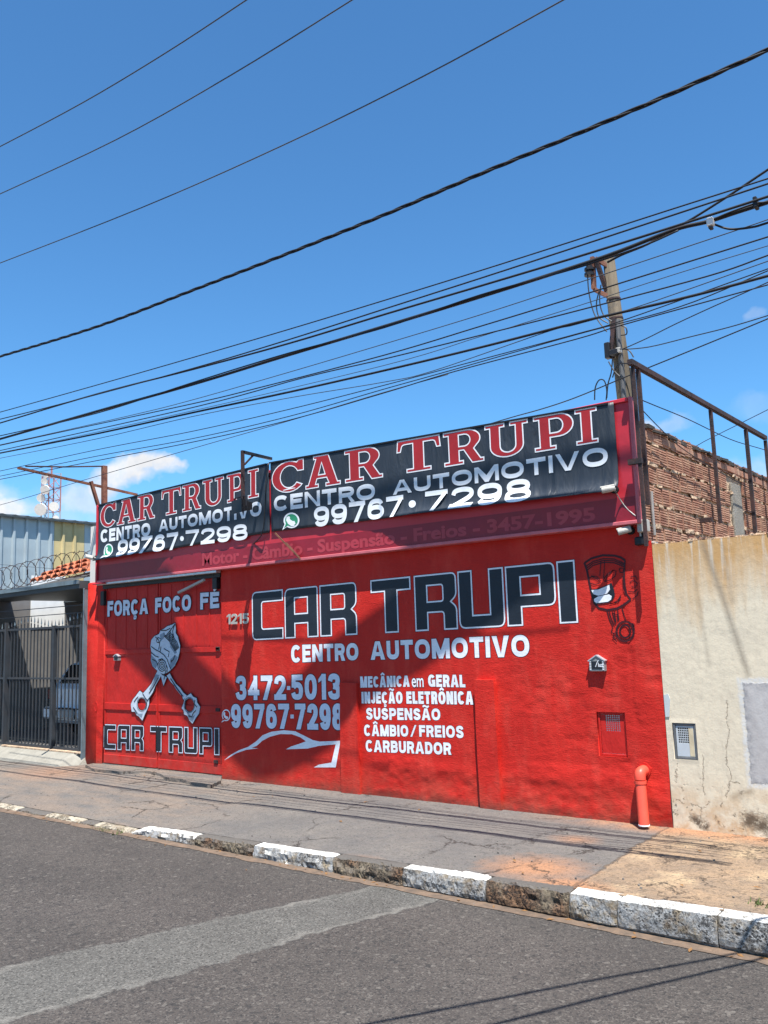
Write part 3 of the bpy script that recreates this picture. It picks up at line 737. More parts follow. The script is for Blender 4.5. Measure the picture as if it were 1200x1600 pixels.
TECHNO = {
 'C': [[(1,1),(0,1,.14),(0,0,.14),(1,0),(1,.23),(.33,.23,.05),(.33,.77,.05),(1,.77)]],
 'A': [[(0,0),(0,1,.16),(1,1,.06),(1,0),(.68,0),(.68,.28),(.32,.28),(.32,0)], [(.32,.49),(.68,.49),(.68,.79),(.32,.79)]],
 'R': [[(0,0),(0,1),(1,1,.12),(1,.58,.08),(.88,.49),(1,.40,.08),(1,0),(.68,0),(.68,.31,.05),(.32,.31),(.32,0)], [(.32,.52),(.67,.52,.04),(.67,.79,.04),(.32,.79)]],
 'T': [[(0,1),(1,1),(1,.76),(.68,.76),(.68,0),(.34,0),(.34,.76),(0,.76)]],
 'U': [[(0,1),(.32,1),(.32,.23),(.68,.23),(.68,1),(1,1),(1,0,.14),(0,0,.14)]],
 'P': [[(0,0),(0,1),(1,1,.12),(1,.30,.14),(.32,.30),(.32,0)], [(.32,.51),(.68,.51),(.68,.79),(.32,.79)]],
 'I': [[(0,0),(1,0),(1,1),(0,1)]]}
SLAB = {
 'I': [[(0,0),(1,0),(1,.13),(.76,.13),(.76,.87),(1,.87),(1,1),(0,1),(0,.87),(.24,.87),(.24,.13),(0,.13)]],
 'T': [[(0.02,1),(.98,1),(1,.64),(.90,.64),(.86,.85,.06),(.63,.85),(.63,.13),(.78,.13),(.78,0),(.22,0),(.22,.13),(.37,.13),(.37,.85),(.14,.85,.06),(.10,.64),(0,.64)]],
 'P': [[(0,0),(.55,0),(.55,.13),(.42,.13),(.42,.34)]+arc(.64,.67,.36,.33,-90,90,12)+[(0,1),(0,.87),(.13,.87),(.13,.13),(0,.13)],
       [(.42,.49)]+arc(.58,.67,.14,.18,-90,90,8)+[(.42,.85)]],
 'R': [[(0,0),(.50,0),(.50,.13),(.40,.13),(.40,.40),(.50,.40),(.70,0),(1,0),(1,.13),(.92,.13),(.77,.42)]+arc(.60,.71,.33,.29,-45,90,10)+[(0,1),(0,.87),(.12,.87),(.12,.13),(0,.13)],
       [(.40,.55)]+arc(.53,.70,.13,.155,-90,90,8)+[(.40,.855)]],
 'A': [[(0,0),(.39,0),(.39,.13),(.31,.13),(.35,.27),(.61,.27),(.66,.13),(.58,.13),(.58,0),(1,0),(1,.13),(.92,.13),(.68,1),(.24,1),(.24,.88),(.30,.88),(.08,.13),(0,.13)],
       [(.40,.41),(.56,.41),(.48,.74)]],
 'U': [[(0,1),(0,.87),(.11,.87)]+arc(.50,.33,.39,.33,180,360,14)+[(.89,.87),(1,.87),(1,1),(.58,1),(.58,.87),(.70,.87)]+arc(.53,.33,.165,.17,360,180,10)+[(.365,.87),(.47,.87),(.47,1)]],
 'C': [arc(.55,.50,.27,.33,35,325,16)+arc(.53,.50,.53,.50,325,62,20)+[(.84,1.0),(1,1.0),(1,.63),(.80,.63)]],
}
def glyph_loops(font, ch, x0, x1, top, bot, pl):
    """map a unit glyph between photo columns x0..x1 and the word's top and bottom lines"""
    fy = lambda L, x: L[0][1]+(L[1][1]-L[0][1])*(x-L[0][0])/(L[1][0]-L[0][0])
    bl, br = pl.px(x0, fy(bot, x0)), pl.px(x1, fy(bot, x1)); tl_, tr_ = pl.px(x0, fy(top, x0)), pl.px(x1, fy(top, x1))
    # a letter stands upright on the wall: same columns at top and foot
    xa = (bl[0]+tl_[0])/2; xb = (br[0]+tr_[0])/2
    res = []
    for L in font[ch]:
        L = rounded(L)
        res.append([(xa+(xb-xa)*u, (bl[1]+(br[1]-bl[1])*u)*(1-v)+(tl_[1]+(tr_[1]-tl_[1])*u)*v) for u, v in L])
    return orient(res)
def word(font, spec, top, bot, pl, t_out, m_out, m_in, parent, name, lift=.002, rim=None):
    for ch, x0, x1 in spec:
        a, b_, r_ = MB(), MB(), MB()
        loops = glyph_loops(font, ch, x0, x1, top, bot, pl)
        if rim: flat_mesh(r_, [offset_loop(L, rim[0]) for L in loops], pl, lift-.0008); part(r_, name+'_rim', rim[1], parent, fix=False)
        flat_mesh(a, loops, pl, lift); flat_mesh(b_, [offset_loop(L, -t_out) for L in loops], pl, lift+.0008)
        part(a, name+'_outline', m_out, parent, fix=False); part(b_, name+'_letter', m_in, parent, fix=False)
_cap = {}
def text_raw(body, offset, spacing=1.0):
    cu = bpy.data.curves.new('txt', 'FONT'); cu.body = body; cu.size = 1.0; cu.offset = offset; cu.space_character = spacing
    cu.resolution_u = 4; cu.fill_mode = 'BOTH'
    ob = bpy.data.objects.new('txt', cu); COL.objects.link(ob)
    bpy.context.view_layer.update()
    dg = bpy.context.evaluated_depsgraph_get(); me = ob.evaluated_get(dg).to_mesh()
    v = np.zeros(len(me.vertices)*3); me.vertices.foreach_get('co', v); v = v.reshape(-1, 3)[:, :2].copy()
    f = [tuple(p.vertices) for p in me.polygons]
    ob.evaluated_get(dg).to_mesh_clear(); bpy.data.objects.remove(ob); bpy.data.curves.remove(cu)
    return v, f
def text_lc(body, x0, x1, tops, bots, pl, m, parent, bold=.03, rim=None, rim_m=None, lift=.0035, name='lettering', spacing=1.0, depth=0):
    """sans capitals; x0..x1 photo columns; tops/bots the cap line and base line at those columns"""
    v, f = text_raw(body, bold, spacing)
    if 'H' not in _cap: hv, _ = text_raw('H', 0); _cap['H'] = (hv[:, 1].min(), hv[:, 1].max())
    y0, y1 = _cap['H'][0]-bold, _cap['H'][1]+bold; xa, xb = v[:, 0].min(), v[:, 0].max()
    bl, br = pl.px(x0, bots[0]), pl.px(x1, bots[1]); tl_, tr_ = pl.px(x0, tops[0]), pl.px(x1, tops[1])
    X0 = (bl[0]+tl_[0])/2; X1 = (br[0]+tr_[0])/2
    def mp(v, lift):
        u = (v[:, 0]-xa)/(xb-xa); w_ = (v[:, 1]-y0)/(y1-y0)
        X = X0+(X1-X0)*u; Z = (bl[1]+(br[1]-bl[1])*u)*(1-w_)+(tl_[1]+(tr_[1]-tl_[1])*u)*w_
        return [(a, pl.y(a, c)-lift, c) for a, c in zip(X, Z)]
    if rim:
        v2, f2 = text_raw(body, bold+rim, spacing); mb = MB(); mb.add(mp(v2, lift-.0015), f2); part(mb, name+'_rim', rim_m, parent, fix=False)
    W3 = mp(v, lift); par = list(range(len(v)))
    def find(i):
        while par[i] != i: par[i] = par[par[i]]; i = par[i]
        return i
    for q in f:
        for i in q[1:]: par[find(i)] = find(q[0])
    isl = {}
    for q in f: isl.setdefault(find(q[0]), []).append(q)
    for fs in isl.values():        # every letter a part of its own
        ids = sorted({i for q in fs for i in q}); mpid = {i: j for j, i in enumerate(ids)}
        part(MB().add([W3[i] for i in ids], [tuple(mpid[i] for i in q) for q in fs]), 'letter', m, parent, fix=False)
PR_PL = []
# ---- signwriter's bold sans: every letter is brushed from straight and curved strokes
def sup(cx, cy, rx, ry, a0, a1, n=22, e=2.35):
    out = []
    for k in range(n+1):
        t = math.radians(a0+(a1-a0)*k/n); c, s_ = math.cos(t), math.sin(t)
        out.append((cx+rx*math.copysign(abs(c)**(2/e), c), cy+ry*math.copysign(abs(s_)**(2/e), s_)))
    return out
def crv(pts, k=4): return [(float(p[0]), float(p[1])) for p in smooth_pts([(a, b_, 0) for a, b_ in pts], k)]
def S_(pts, closed=False, cap=(0, 0)): return ('s', [(p[0], p[1]) for p in pts], closed, cap)
WID = dict(I=.20, M=.80, L=.50, E=.54, F=.52, T=.58, N=.64, O=.70, J=.48, A=.72, V=.70, C=.64, G=.66)
WID.update({'1': .36, ' ': .30, '/': .42, '-': .3})
ACC = {'Ç': ('C', 'ced'), 'Ã': ('A', 'til'), 'Â': ('A', 'cir'), 'Ô': ('O', 'cir'), 'É': ('E', 'acu')}
def sans(ch, tx, ty):
    """items of one glyph; tx, ty = stroke thickness as a share of the glyph's width and height"""
    P_ = lambda pts: ('p', pts)
    st = lambda x, y0=0, y1=1: S_([(x, y0), (x, y1)], cap=(1, 1))
    hb = lambda y, x0=0, x1=1: S_([(x0, y), (x1, y)], cap=(0, 1))
    if ch in 'O0': return [S_(sup(.5, .5, .5, .5, 0, 360, 32)[:-1], True)]
    if ch == 'C': return [S_(sup(.5, .5, .5, .5, 38, 322, 26))]
    if ch == 'G': return [S_(sup(.5, .5, .5, .5, 38, 335, 26)), S_([(.52, .44), (1, .44)], cap=(0, 1)), S_([(1, .38), (1, .02)], cap=(0, 1))]
    if ch == 'S': return [S_(crv([(.97,.76),(.86,.93),(.5,1),(.16,.93),(.05,.76),(.20,.59),(.5,.51),(.82,.42),(.97,.24),(.84,.07),(.5,0),(.13,.07),(.02,.26)]))]
    if ch == 'U': return [S_([(0, 1)]+sup(.5, .36, .5, .36, 180, 360, 16)+[(1, 1)], cap=(1, 1))]
    if ch == 'J': return [S_([(1, 1)]+sup(.5, .32, .5, .32, 0, -170, 14), cap=(1, 0))]
    if ch == 'D': return [S_([(0, 0)]+sup(.42, .5, .58, .5, -90, 90, 16)+[(0, 1)], True)]
    if ch == 'P': return [S_([(0, .42)]+sup(.58, .71, .42, .29, -90, 90, 12)+[(0, 1)], True), st(0, 0, .42)]
    if ch == 'R': return [S_([(0, .45)]+sup(.56, .725, .42, .275, -90, 90, 12)+[(0, 1)], True), st(0, 0, .45), P_([(.46, .5), (.46+tx*.95, .5), (1.02, 0), (1.02-tx*1.12, 0)])]
    if ch == 'B': return [S_([(0, .53)]+sup(.56, .765, .38, .235, -90, 90, 10)+[(0, 1)], True), S_([(0, 0)]+sup(.6, .265, .40, .265, -90, 90, 10)+[(0, .53)], True)]
    if ch == 'E': return [st(0), hb(1), hb(0), hb(.52, 0, .86)]
    if ch == 'F': return [st(0), hb(1), hb(.52, 0, .86)]
    if ch == 'I': return [P_([(0, 0), (1, 0), (1, 1), (0, 1)])]
    if ch == 'L': return [st(0), hb(0)]
    if ch == 'H': return [st(0), st(1), hb(.5)]
    if ch == 'T': return [S_([(0, 1), (1, 1)], cap=(1, 1)), st(.5, 0, .97)]
    if ch == 'N': return [st(0), st(1), P_([(0, 1), (tx*1.05, 1), (1, 0), (1-tx*1.05, 0)])]
    if ch == 'M': return [st(0), st(1), P_([(0, 1), (tx*1.15, 1), (.5, ty*1.2+.1), (1-tx*1.15, 1), (1, 1), (.5+tx*.5, 0), (.5-tx*.5, 0)])]
    if ch == 'A':
        k = tx*1.12; ap = .5*k+.02
        f_ = lambda y: .5*(1-y)-0
        return [P_([(0, 0), (k, 0), (.5, .84), (1-k, 0), (1, 0), (.5+ap, 1), (.5-ap, 1)]), P_([(.20, .20), (.80, .20), (.80-.06, .20+ty*.85), (.20+.06, .20+ty*.85)])]
    if ch == 'V':
        k = tx*1.12; ap = .5*k+.02
        return [P_([(0, 1), (k, 1), (.5, .16), (1-k, 1), (1, 1), (.5+ap, 0), (.5-ap, 0)])]
    if ch == '/': return [P_([(0, 0), (tx*.8, 0), (1, 1), (1-tx*.8, 1)])]
    if ch == '1': return [st(1), P_([(1-tx*.9, 1), (1-tx*.6, .80), (0, .66), (0, .80)])]
    if ch == '2': return [S_(crv([(.02,.70),(.12,.92),(.5,1),(.88,.92),(.98,.72),(.84,.50),(.45,.25),(.06,.0)])), S_([(0, 0), (1, 0)], cap=(1, 1))]
    if ch == '3': return [S_(crv([(.03,.77),(.16,.95),(.5,1),(.85,.94),(.94,.76),(.82,.58),(.40,.52)])), S_(crv([(.40,.52),(.86,.45),(1,.25),(.86,.05),(.5,0),(.14,.06),(0,.26)]))]
    if ch == '4': return [st(.74), P_([(.66, 1), (.80, .86), (tx*.85, .30), (0, .26), (0, .34)]), S_([(0, .25), (1, .25)], cap=(1, 1))]
    if ch == '5': return [S_([(.10, 1), (.96, 1)], cap=(1, 1)), S_([(.10, 1), (.05, .48)]), S_(crv([(.05,.50),(.25,.60),(.55,.63),(.88,.54),(1,.32),(.87,.06),(.5,0),(.14,.05),(0,.22)]))]
    if ch == '6': return [S_(sup(.5, .31, .5, .31, 0, 360, 24)[:-1], True), S_(crv([(0,.30),(.03,.66),(.2,.93),(.52,1),(.82,.94),(.95,.78)]))]
    if ch == '9': return [S_(sup(.5, .69, .5, .31, 0, 360, 24)[:-1], True), S_(crv([(1,.70),(.97,.34),(.8,.07),(.48,0),(.18,.06),(.05,.22)]))]
    if ch == '7': return [S_([(0, 1), (1, 1)], cap=(1, 1)), P_([(1-tx*.95, 1-ty*.5), (1, 1-ty*.6), (.52, 0), (.52-tx*1.1, 0)])]
    if ch == '8': return [S_(sup(.5, .765, .44, .235, 0, 360, 22)[:-1], True), S_(sup(.5, .265, .5, .265, 0, 360, 24)[:-1], True)]
    if ch == '-': return [S_([(0, .45), (1, .45)], cap=(1, 1))]
    return []
def text(body, x0, x1, tops, bots, pl, m, parent, bold=.05, rim=None, rim_m=None, lift=.0012, name='lettering', weight=None, depth=0, spacing=1.0):
    bl, br = pl.px(x0, bots[0]), pl.px(x1, bots[1]); tl_, tr_ = pl.px(x0, tops[0]), pl.px(x1, tops[1])
    X0 = (bl[0]+tl_[0])/2; X1 = (br[0]+tr_[0])/2; W_ = X1-X0; H_ = ((tl_[1]-bl[1])+(tr_[1]-br[1]))/2
    base = [ACC.get(c, (c,))[0] for c in body]; ws = [WID.get(c, .60) for c in base]; gap = .085
    tot = sum(ws)+gap*(len(ws)-1); k = W_/tot
    th = weight*H_ if weight else min((.225 if body[0].isdigit() else .265 if pl in PR_PL else .25)*H_, (.33 if body[0].isdigit() else .37)*k)
    for i, c in enumerate(base):           # an I keeps the stroke's own width
        if c == 'I': ws[i] = th/k
    tot = sum(ws)+gap*(len(ws)-1); k = W_/tot
    x = X0
    def put(u, v, gx, gw, inset):
        """glyph box point -> world x, z on the slanting line of the word"""
        h_at = lambda xx: ((bl[1]+(br[1]-bl[1])*(xx-X0)/W_), (tl_[1]+(tr_[1]-tl_[1])*(xx-X0)/W_))
        X = gx+inset+(gw-2*inset)*u; zb_, zt_ = h_at(X); return (X, zb_+inset+(zt_-zb_-2*inset)*v)
    def brush(mb, P, w, l, closed):
        P = [np.array(p) for p in P]; n = len(P); Lr = []
        for i in range(n):
            a = P[i-1] if (i > 0 or closed) else P[i]; c = P[(i+1) % n] if (i < n-1 or closed) else P[i]
            e1 = P[i]-a; e2 = c-P[i]; l1, l2 = np.linalg.norm(e1), np.linalg.norm(e2)
            e1 = e1/l1 if l1 > 1e-9 else e2/(l2+1e-9); e2 = e2/l2 if l2 > 1e-9 else e1
            n1 = np.array([-e1[1], e1[0]]); n2 = np.array([-e2[1], e2[0]]); q = max(1+n1@n2, .5); Lr.append((P[i]+(n1+n2)/q*w/2, P[i]-(n1+n2)/q*w/2))
        vs = []
        for a, b_ in Lr: vs += [(a[0], pl.y(*a)-l, a[1]), (b_[0], pl.y(*b_)-l, b_[1])]
        mb.add(vs, [(2*i, 2*i+1, 2*((i+1) % n)+1, 2*((i+1) % n)) for i in range(n if closed else n-1)])
    for ci, ch in enumerate(body):
        main, rm = MB(), MB()
        bc = base[ci]; gw = ws[ci]*k; items = sans(bc, th/gw, th/H_)
        for j, it in enumerate(items):
            dl = .00012*j
            if it[0] == 's':
                P = [put(u, v, x, gw, th/2) for u, v in it[1]]
                for end, on in ((0, it[3][0]), (-1, it[3][1])):
                    if on:
                        a = np.array(P[end]); b_ = np.array(P[1 if end == 0 else -2]); P[end] = tuple(a+(a-b_)/np.linalg.norm(a-b_)*th/2)
                brush(main, P, th, lift+dl, it[2])
                if rim:
                    r_ = rim*H_; Q = list(P)
                    if not it[2]:
                        for end in (0, -1):
                            a = np.array(Q[end]); b_ = np.array(Q[1 if end == 0 else -2]); Q[end] = tuple(a+(a-b_)/np.linalg.norm(a-b_)*r_)
                    brush(rm, Q, th+2*r_, lift-.0007+dl, it[2])
            else:
                L = [put(u, v, x, gw, 0) for u, v in it[1]]
                if area(L) < 0: L.reverse()
                flat_mesh(main, [L], pl, lift+dl)
                if rim: flat_mesh(rm, [offset_loop(L, rim*H_)], pl, lift-.0007+dl)
        if body[ci] in ACC:
            kind_ = ACC[body[ci]][1]; ta = th*.62
            pts = {'til': crv([(.16,1.13),(.32,1.22),(.5,1.17),(.68,1.12),(.84,1.21)]), 'cir': [(.22,1.09),(.5,1.24),(.78,1.09)], 'acu': [(.40,1.08),(.72,1.24)],
                   'ced': crv([(.50,-.02),(.50,-.09),(.66,-.13),(.62,-.22),(.38,-.22)])}[kind_]
            P = [put(u, v, x, gw, 0) for u, v in pts]; brush(main, P, ta, lift+.0006, False)
            if rim: brush(rm, P, ta+2*rim*H_, lift-.0004, False)
        x += gw+gap*k
        if not main.v: continue
        if depth:
            sv = list(main.v); nf = list(main.f); n = len(sv); main.v += [(a, b_-depth, c) for a, b_, c in sv]; main.f += [tuple(i+n for i in f) for f in nf]
            from collections import Counter
            ec = Counter(tuple(sorted((q[i], q[(i+1) % len(q)]))) for q in nf for i in range(len(q)))
            main.f += [(a, b_, b_+n, a+n) for (a, b_), kk in ec.items() if kk == 1]
        if rim: part(rm, 'letter_rim', rim_m, parent, fix=False)
        part(main, 'letter' if name == 'lettering' else 'numeral', m, parent, fix=False)
def stroke(mb, pts, w, pl, lift, closed=False, conv=None):
    """painted brush line through points given in photo pixels"""
    P = [np.array(pl.px(*(conv(p) if conv else p))) for p in pts]
    n = len(P); Lr = []
    for i in range(n):
        a = P[i-1] if (i > 0 or closed) else P[i]; c = P[(i+1) % n] if (i < n-1 or closed) else P[i]
        d = c-a; d /= (np.linalg.norm(d)+1e-9); nn = np.array([-d[1], d[0]])*w/2
        Lr.append((P[i]+nn, P[i]-nn))
    vs = [];
    for a, b_ in Lr: vs += [(a[0], pl.y(*a)-lift, a[1]), (b_[0], pl.y(*b_)-lift, b_[1])]
    fs = [(2*i, 2*i+1, 2*((i+1) % n)+1, 2*((i+1) % n)) for i in range(n if closed else n-1)]
    mb.add(vs, fs)
def shape(mb, pts, pl, lift, holes=(), grow=0, conv=None):
    c = conv or (lambda p: p)
    loops = orient([[pl.px(*c(p)) for p in pts]] + [[pl.px(*c(p)) for p in h] for h in holes])
    if grow: loops = [offset_loop(L, grow) for L in loops]
    flat_mesh(mb, loops, pl, lift)
def ell(cx, cy, rx, ry, n=20, a0=0): return [(cx+rx*math.cos(2*math.pi*k/n+a0), cy+ry*math.sin(2*math.pi*k/n+a0)) for k in range(n)]

# ------------------------------------------------------------------ the shop
FY = -.100                       # face of the fascia
shop = thing('repair_shop', (-7.6, 0, 0), 'single-storey red repair shop with a painted street wall and sheet-metal garage door', 'building')
XL, XD0, XD1, XR = float(onY(132, 1191)[0]), float(onY(157, 1193)[0]), float(onY(347, 1208)[0]), float(onY(1052, 1293)[0])
ZF = float(onY(500, 876.5, FY)[2])          # foot of the fascia
ZF = 2.745
mbx = [float(onY(932, 1116)[0]), float(onY(981, 1181)[0]), float(onY(955, 1182)[2]), float(onY(955, 1113)[2])]
def wall_grid(x0, x1, z0, z1, step, holes, disp, ztop_fn=None):
    gx_ = sorted(set(np.round(np.concatenate([np.arange(x0, x1, step), [x1]] + [h[:2] for h in holes]), 4)))
    gz_ = sorted(set(np.round(np.concatenate([np.arange(z0, z1, step), [z1]] + [h[2:4] for h in holes]), 4)))
    gx_ = np.array(gx_); gz_ = np.array(gz_); X, Z = np.meshgrid(gx_, gz_); Y = disp(X, Z)
    for h in holes:
        inn = (X >= h[0]-.02) & (X <= h[1]+.02) & (Z >= h[2]-.02) & (Z <= h[3]+.02); Y[inn] = 0.0
    mb = MB(); nx = len(gx_); mb.v = [tuple(p) for p in np.dstack([X, Y, Z]).reshape(-1, 3)]
    for j in range(len(gz_)-1):
        for i in range(nx-1):
            cx, cz = (gx_[i]+gx_[i+1])/2, (gz_[j]+gz_[j+1])/2
            if any(h[0] < cx < h[1] and h[2] < cz < h[3] for h in holes): continue
            mb.f.append((j*nx+i, j*nx+i+1, (j+1)*nx+i+1, (j+1)*nx+i))
    return mb
def red_disp(X, Z):
    low = 1/(1+np.exp((Z-.34-.12*vnoise(X*1.3, X*0, 8))/.030)) * np.clip((X+6.95)/.15, .12, 1)   # thicker, lumpy patching coat below
    right = np.clip((X+5.2)/1.0, 0, 1)*np.clip((1.9-Z)/.5, 0, 1)
    a = np.maximum(low, right*.7)
    d = .0010*fbm(X*2.2, Z*2.2, 50) + a*(.0100*fbm(X*2.6, Z*5.5, 60) + .0100*fbm(X*9, Z*15, 70, 4)) - .008*low
    crack = np.abs(X-(-3.36+.05*fbm(Z*2.5, Z*0, 81)))                 # vertical crack near the right edge
    d = d + .006*np.exp(-(crack/.014)**2)*(Z > .9)
    zt_ = float(onY(705, 1183)[2]); k = np.clip((zt_-Z)/.05, 0, 1); return np.clip(d*np.where((X < -5.2) & (X > -6.95), k, 1), np.where(Z > zt_, 0, -.02*a), .03)
mb = wall_grid(XD1, XR, -.06, ZF+.05, .021, [mbx, (XR-.105, XR, 2.575, ZF+.05)], red_disp)
# left of the door: plain pier
mb.cbox(XL, XD0-.12, 0, .35, -.06, ZF+.02, .02)
mb.add([(XD0-.12, 0.0, -.06), (XD0, .028, -.06), (XD0, .028, ZF), (XD0-.12, 0.0, ZF)], [(0, 1, 2, 3)])
mb.box(XD0, XD0+.004, .028, .14, -.06, ZF)
mb.box(XD1, XD1+.003, .0, .14, -.06, ZF)
# meter-box recess
x0, x1, z0, z1 = mbx
mb.add([(x0,0,z0),(x1,0,z0),(x1,0,z1),(x0,0,z1),(x0,.05,z0),(x1,.05,z0),(x1,.05,z1),(x0,.05,z1)], [(0,1,5,4),(1,2,6,5),(2,3,7,6),(3,0,4,7)])
wall = part(mb, 'wall', M_RED, shop, smooth=False)
for p_ in wall.data.polygons: p_.use_smooth = True
# body of the building behind the facade, up to the roof
mb = MB(); mb.box(XL+.02, -3.18, .30, 7.2, -.1, 3.66); mb.box(XL+.02, -3.19, .032, .298, 2.70, 3.66); mb.box(XD1, XR-.11, .032, .30, -.06, 2.56); mb.box(XR-.105, XR, .032, .16, -.06, 2.57)
part(mb, 'rear_wall', M_PLWHITE, shop)
# raised plaster strips
W0 = Plane(0.0)
for (tl_, bl_, tr_, br_, y_) in (((534, 1066), (537, 1244), (560, 1067), (567, 1247), -.045), ((744.5, 1061), (755.5, 1271), (775, 1062), (789, 1276), -.060)):
    a, b_, c, d = W0.px(*tl_), W0.px(*bl_), W0.px(*tr_), W0.px(*br_)
    q = [(b_[0], -.05), (d[0], -.05), (c[0], c[1]), (a[0], a[1])]
    # side edges wander as hand-laid render does
    loop = []
    for i in range(4):
        p0, p1 = np.array(q[i]), np.array(q[(i+1) % 4]); kk = max(2, int(np.linalg.norm(p1-p0)/.04))
        for j in range(kk):
            pp = p0+(p1-p0)*j/kk
            if i in (1, 3): pp[0] += .006*float(fbm(np.array([pp[1]*4.0]), np.array([i*3.0]), 91)[0])
            loop.append(tuple(pp))
    part(MB().prism(loop, y_, .03), 'pilaster', M_RED, shop)
# --- garage door
DY = .045
gd = part(MB().box(XD0+.004, XD1-.002, DY+.012, DY+.03, .03, ZF), 'garage_door', M_DOOR, shop)
PD = Plane(DY)
xm = PD.px(247, 1150)[0]
def zpx(px, py, Y=DY): return float(onY(px, py, Y)[2])
zr1, zr2 = zpx(250, 1017), zpx(250, 1106); zb = .045
for (a, b_) in ((XD0+.02, xm-.008), (xm+.008, XD1-.01)):
    nrm = 5
    lm = MB(); lm.cbox(a, b_, DY, DY+.012, zb, 2.70, .003); part(lm, 'door_leaf', M_DOOR, gd)
    for zc, hh in ((zr1, .035), (zr2, .05), (.105, .065)):
        part(MB().cbox(a+.012, b_-.012, DY-.016, DY-.0005, zc-hh, zc+hh, .004), 'rail', M_DOOR, gd)
    for xx in (a+.006, b_-.036):
        part(MB().cbox(xx, xx+.03, DY-.010, DY-.0005, zb+.01, 2.68, .003), 'stile', M_DOOR, gd)
    for k in range(1, 5):
        xx = a+(b_-a)*k/5; part(MB().cbox(xx-.009, xx+.009, DY-.006, DY-.0005, zr1+.05, 2.62, .003), 'seam_strip', M_DOOR, gd)
for px, py in ((343, 1013), (343, 1014), (343, 1109), (340, 1190), (153, 1100), (153, 1180)):
    x, z = PD.px(px, py); part(MB().cbox(x-.05, x+.03, DY-.03, DY-.012, z-.022, z+.022, .004), 'hinge', M_RUSTD if px > 200 else M_DOOR, gd)
hx, hz = PD.px(154, 1104); part(MB().tube([(hx+.03*math.cos(t), DY-.04, hz+.07*math.sin(t)) for t in np.linspace(-1.5, 4.4, 16)], .009, 6), 'handle', M_DOOR, gd)
part(MB().box(XD0+.004, XD1-.002, DY-.02, DY+.2, -.02, .030), 'threshold', M_WALK, shop)
# aluminium rail under the fascia over the door, dark housing behind it
part(MB().cbox(XD0-.02, XD1+.02, FY-.012, -.02, ZF-.045, ZF-.012, .004), 'door_rail', M_SILVER, shop)
part(MB().box(XD0+.01, XD1-.01, -.01, .05, ZF-.10, ZF-.03), 'rail_housing', M_BLACK, shop)
x, z = W0.px(341, 905); part(MB().cbox(x-.09, x+.0, -.035, .04, z-.13, z+.02, .006), 'rail_bracket', M_BLACK, shop)
x, z = W0.px(160, 930); part(MB().cbox(x-.03, x+.06, -.02, .04, z-.16, z+.06, .006), 'rail_bracket', M_BLACK, shop)
a, b_ = onY(279, 926, -.03), onY(319, 906, -.06); part(MB().beam(a, b_, .035, .03), 'brace_bar', M_CREAMPL, shop)

# --- painted words on the wall
BIGTOP = ((394, 925.5), (898, 874.5)); BIGBOT = ((396, 1000.5), (900, 973))
word(TECHNO, [('C', 394, 442.5), ('A', 445, 497), ('R', 500, 557.5), ('T', 580, 642.5), ('R', 648, 714), ('U', 716.5, 788), ('P', 791, 868.5), ('I', 872, 900.5)],
     BIGTOP, BIGBOT, W0, .0165, M_WHITE, M_NAVY, shop, 'painted', rim=(.006, M_RIM))
def T(*a, **k): return text(*a, **k)
kw = dict(rim=.035, rim_m=M_RIM)
T('CENTRO', 455, 560, (1008, 1004.5), (1035.5, 1031.5), W0, M_WHITE, shop, .045, **kw)
T('AUTOMOTIVO', 579, 827, (1002.5, 991.5), (1031, 1026), W0, M_WHITE, shop, .05, **kw)
T('3472', 368, 447, (1056, 1055), (1094, 1093.5), W0, M_WHITE_SHADE, shop, .06, **kw)
T('5013', 455, 532, (1054.5, 1052), (1093.5, 1093), W0, M_WHITE_SHADE, shop, .06, **kw)
T('99767', 361, 452, (1100, 1099.5), (1137.5, 1139), W0, M_WHITE_SHADE, shop, .06, **kw)
T('7298', 461, 537, (1099.5, 1099), (1139.5, 1141), W0, M_WHITE_SHADE, shop, .06, **kw)
mb = MB()
for c in ((451, 1075), (456.5, 1119.5)): shape(mb, [(c[0]-2.6, c[1]-3), (c[0]+2.6, c[1]-3), (c[0]+2.6, c[1]+3), (c[0]-2.6, c[1]+3)], W0, .0012)
part(mb, 'lettering', M_WHITE_SHADE, shop, fix=False)
T('MECÂNICA', 563, 640, (1057, 1055.5), (1074.5, 1073), W0, M_WHITE, shop, .055, **kw)
text_lc('em', 643.5, 662, (1053, 1053), (1073.5, 1073.5), W0, M_WHITE, shop, .012, **kw)
T('GERAL', 669, 727, (1054, 1054.5), (1073, 1074), W0, M_WHITE, shop, .055, **kw)
T('INJEÇÃO', 565, 629, (1081, 1080.5), (1099, 1099.5), W0, M_WHITE, shop, .055, **kw)
T('ELETRÔNICA', 635, 739.5, (1080.5, 1080), (1099.5, 1101), W0, M_WHITE, shop, .055, **kw)
T('SUSPENSÃO', 572, 688, (1106, 1107), (1124.5, 1125.5), W0, M_WHITE, shop, .055, **kw)
T('CÂMBIO', 569, 638, (1132, 1133), (1150, 1151), W0, M_WHITE, shop, .055, **kw)
T('/', 641, 651, (1133, 1133), (1151, 1151), W0, M_WHITE, shop, .03, **kw)
T('FREIOS', 655, 724.5, (1133, 1134), (1151, 1153.5), W0, M_WHITE, shop, .055, **kw)
T('CARBURADOR', 571.5, 705, (1156, 1160.5), (1174.5, 1179.5), W0, M_WHITE, shop, .055, **kw)
T('1215', 356, 390, (959.5, 958), (975.5, 974.5), W0, M_CREAMPL, shop, name='house_number', lift=.012, depth=.010)
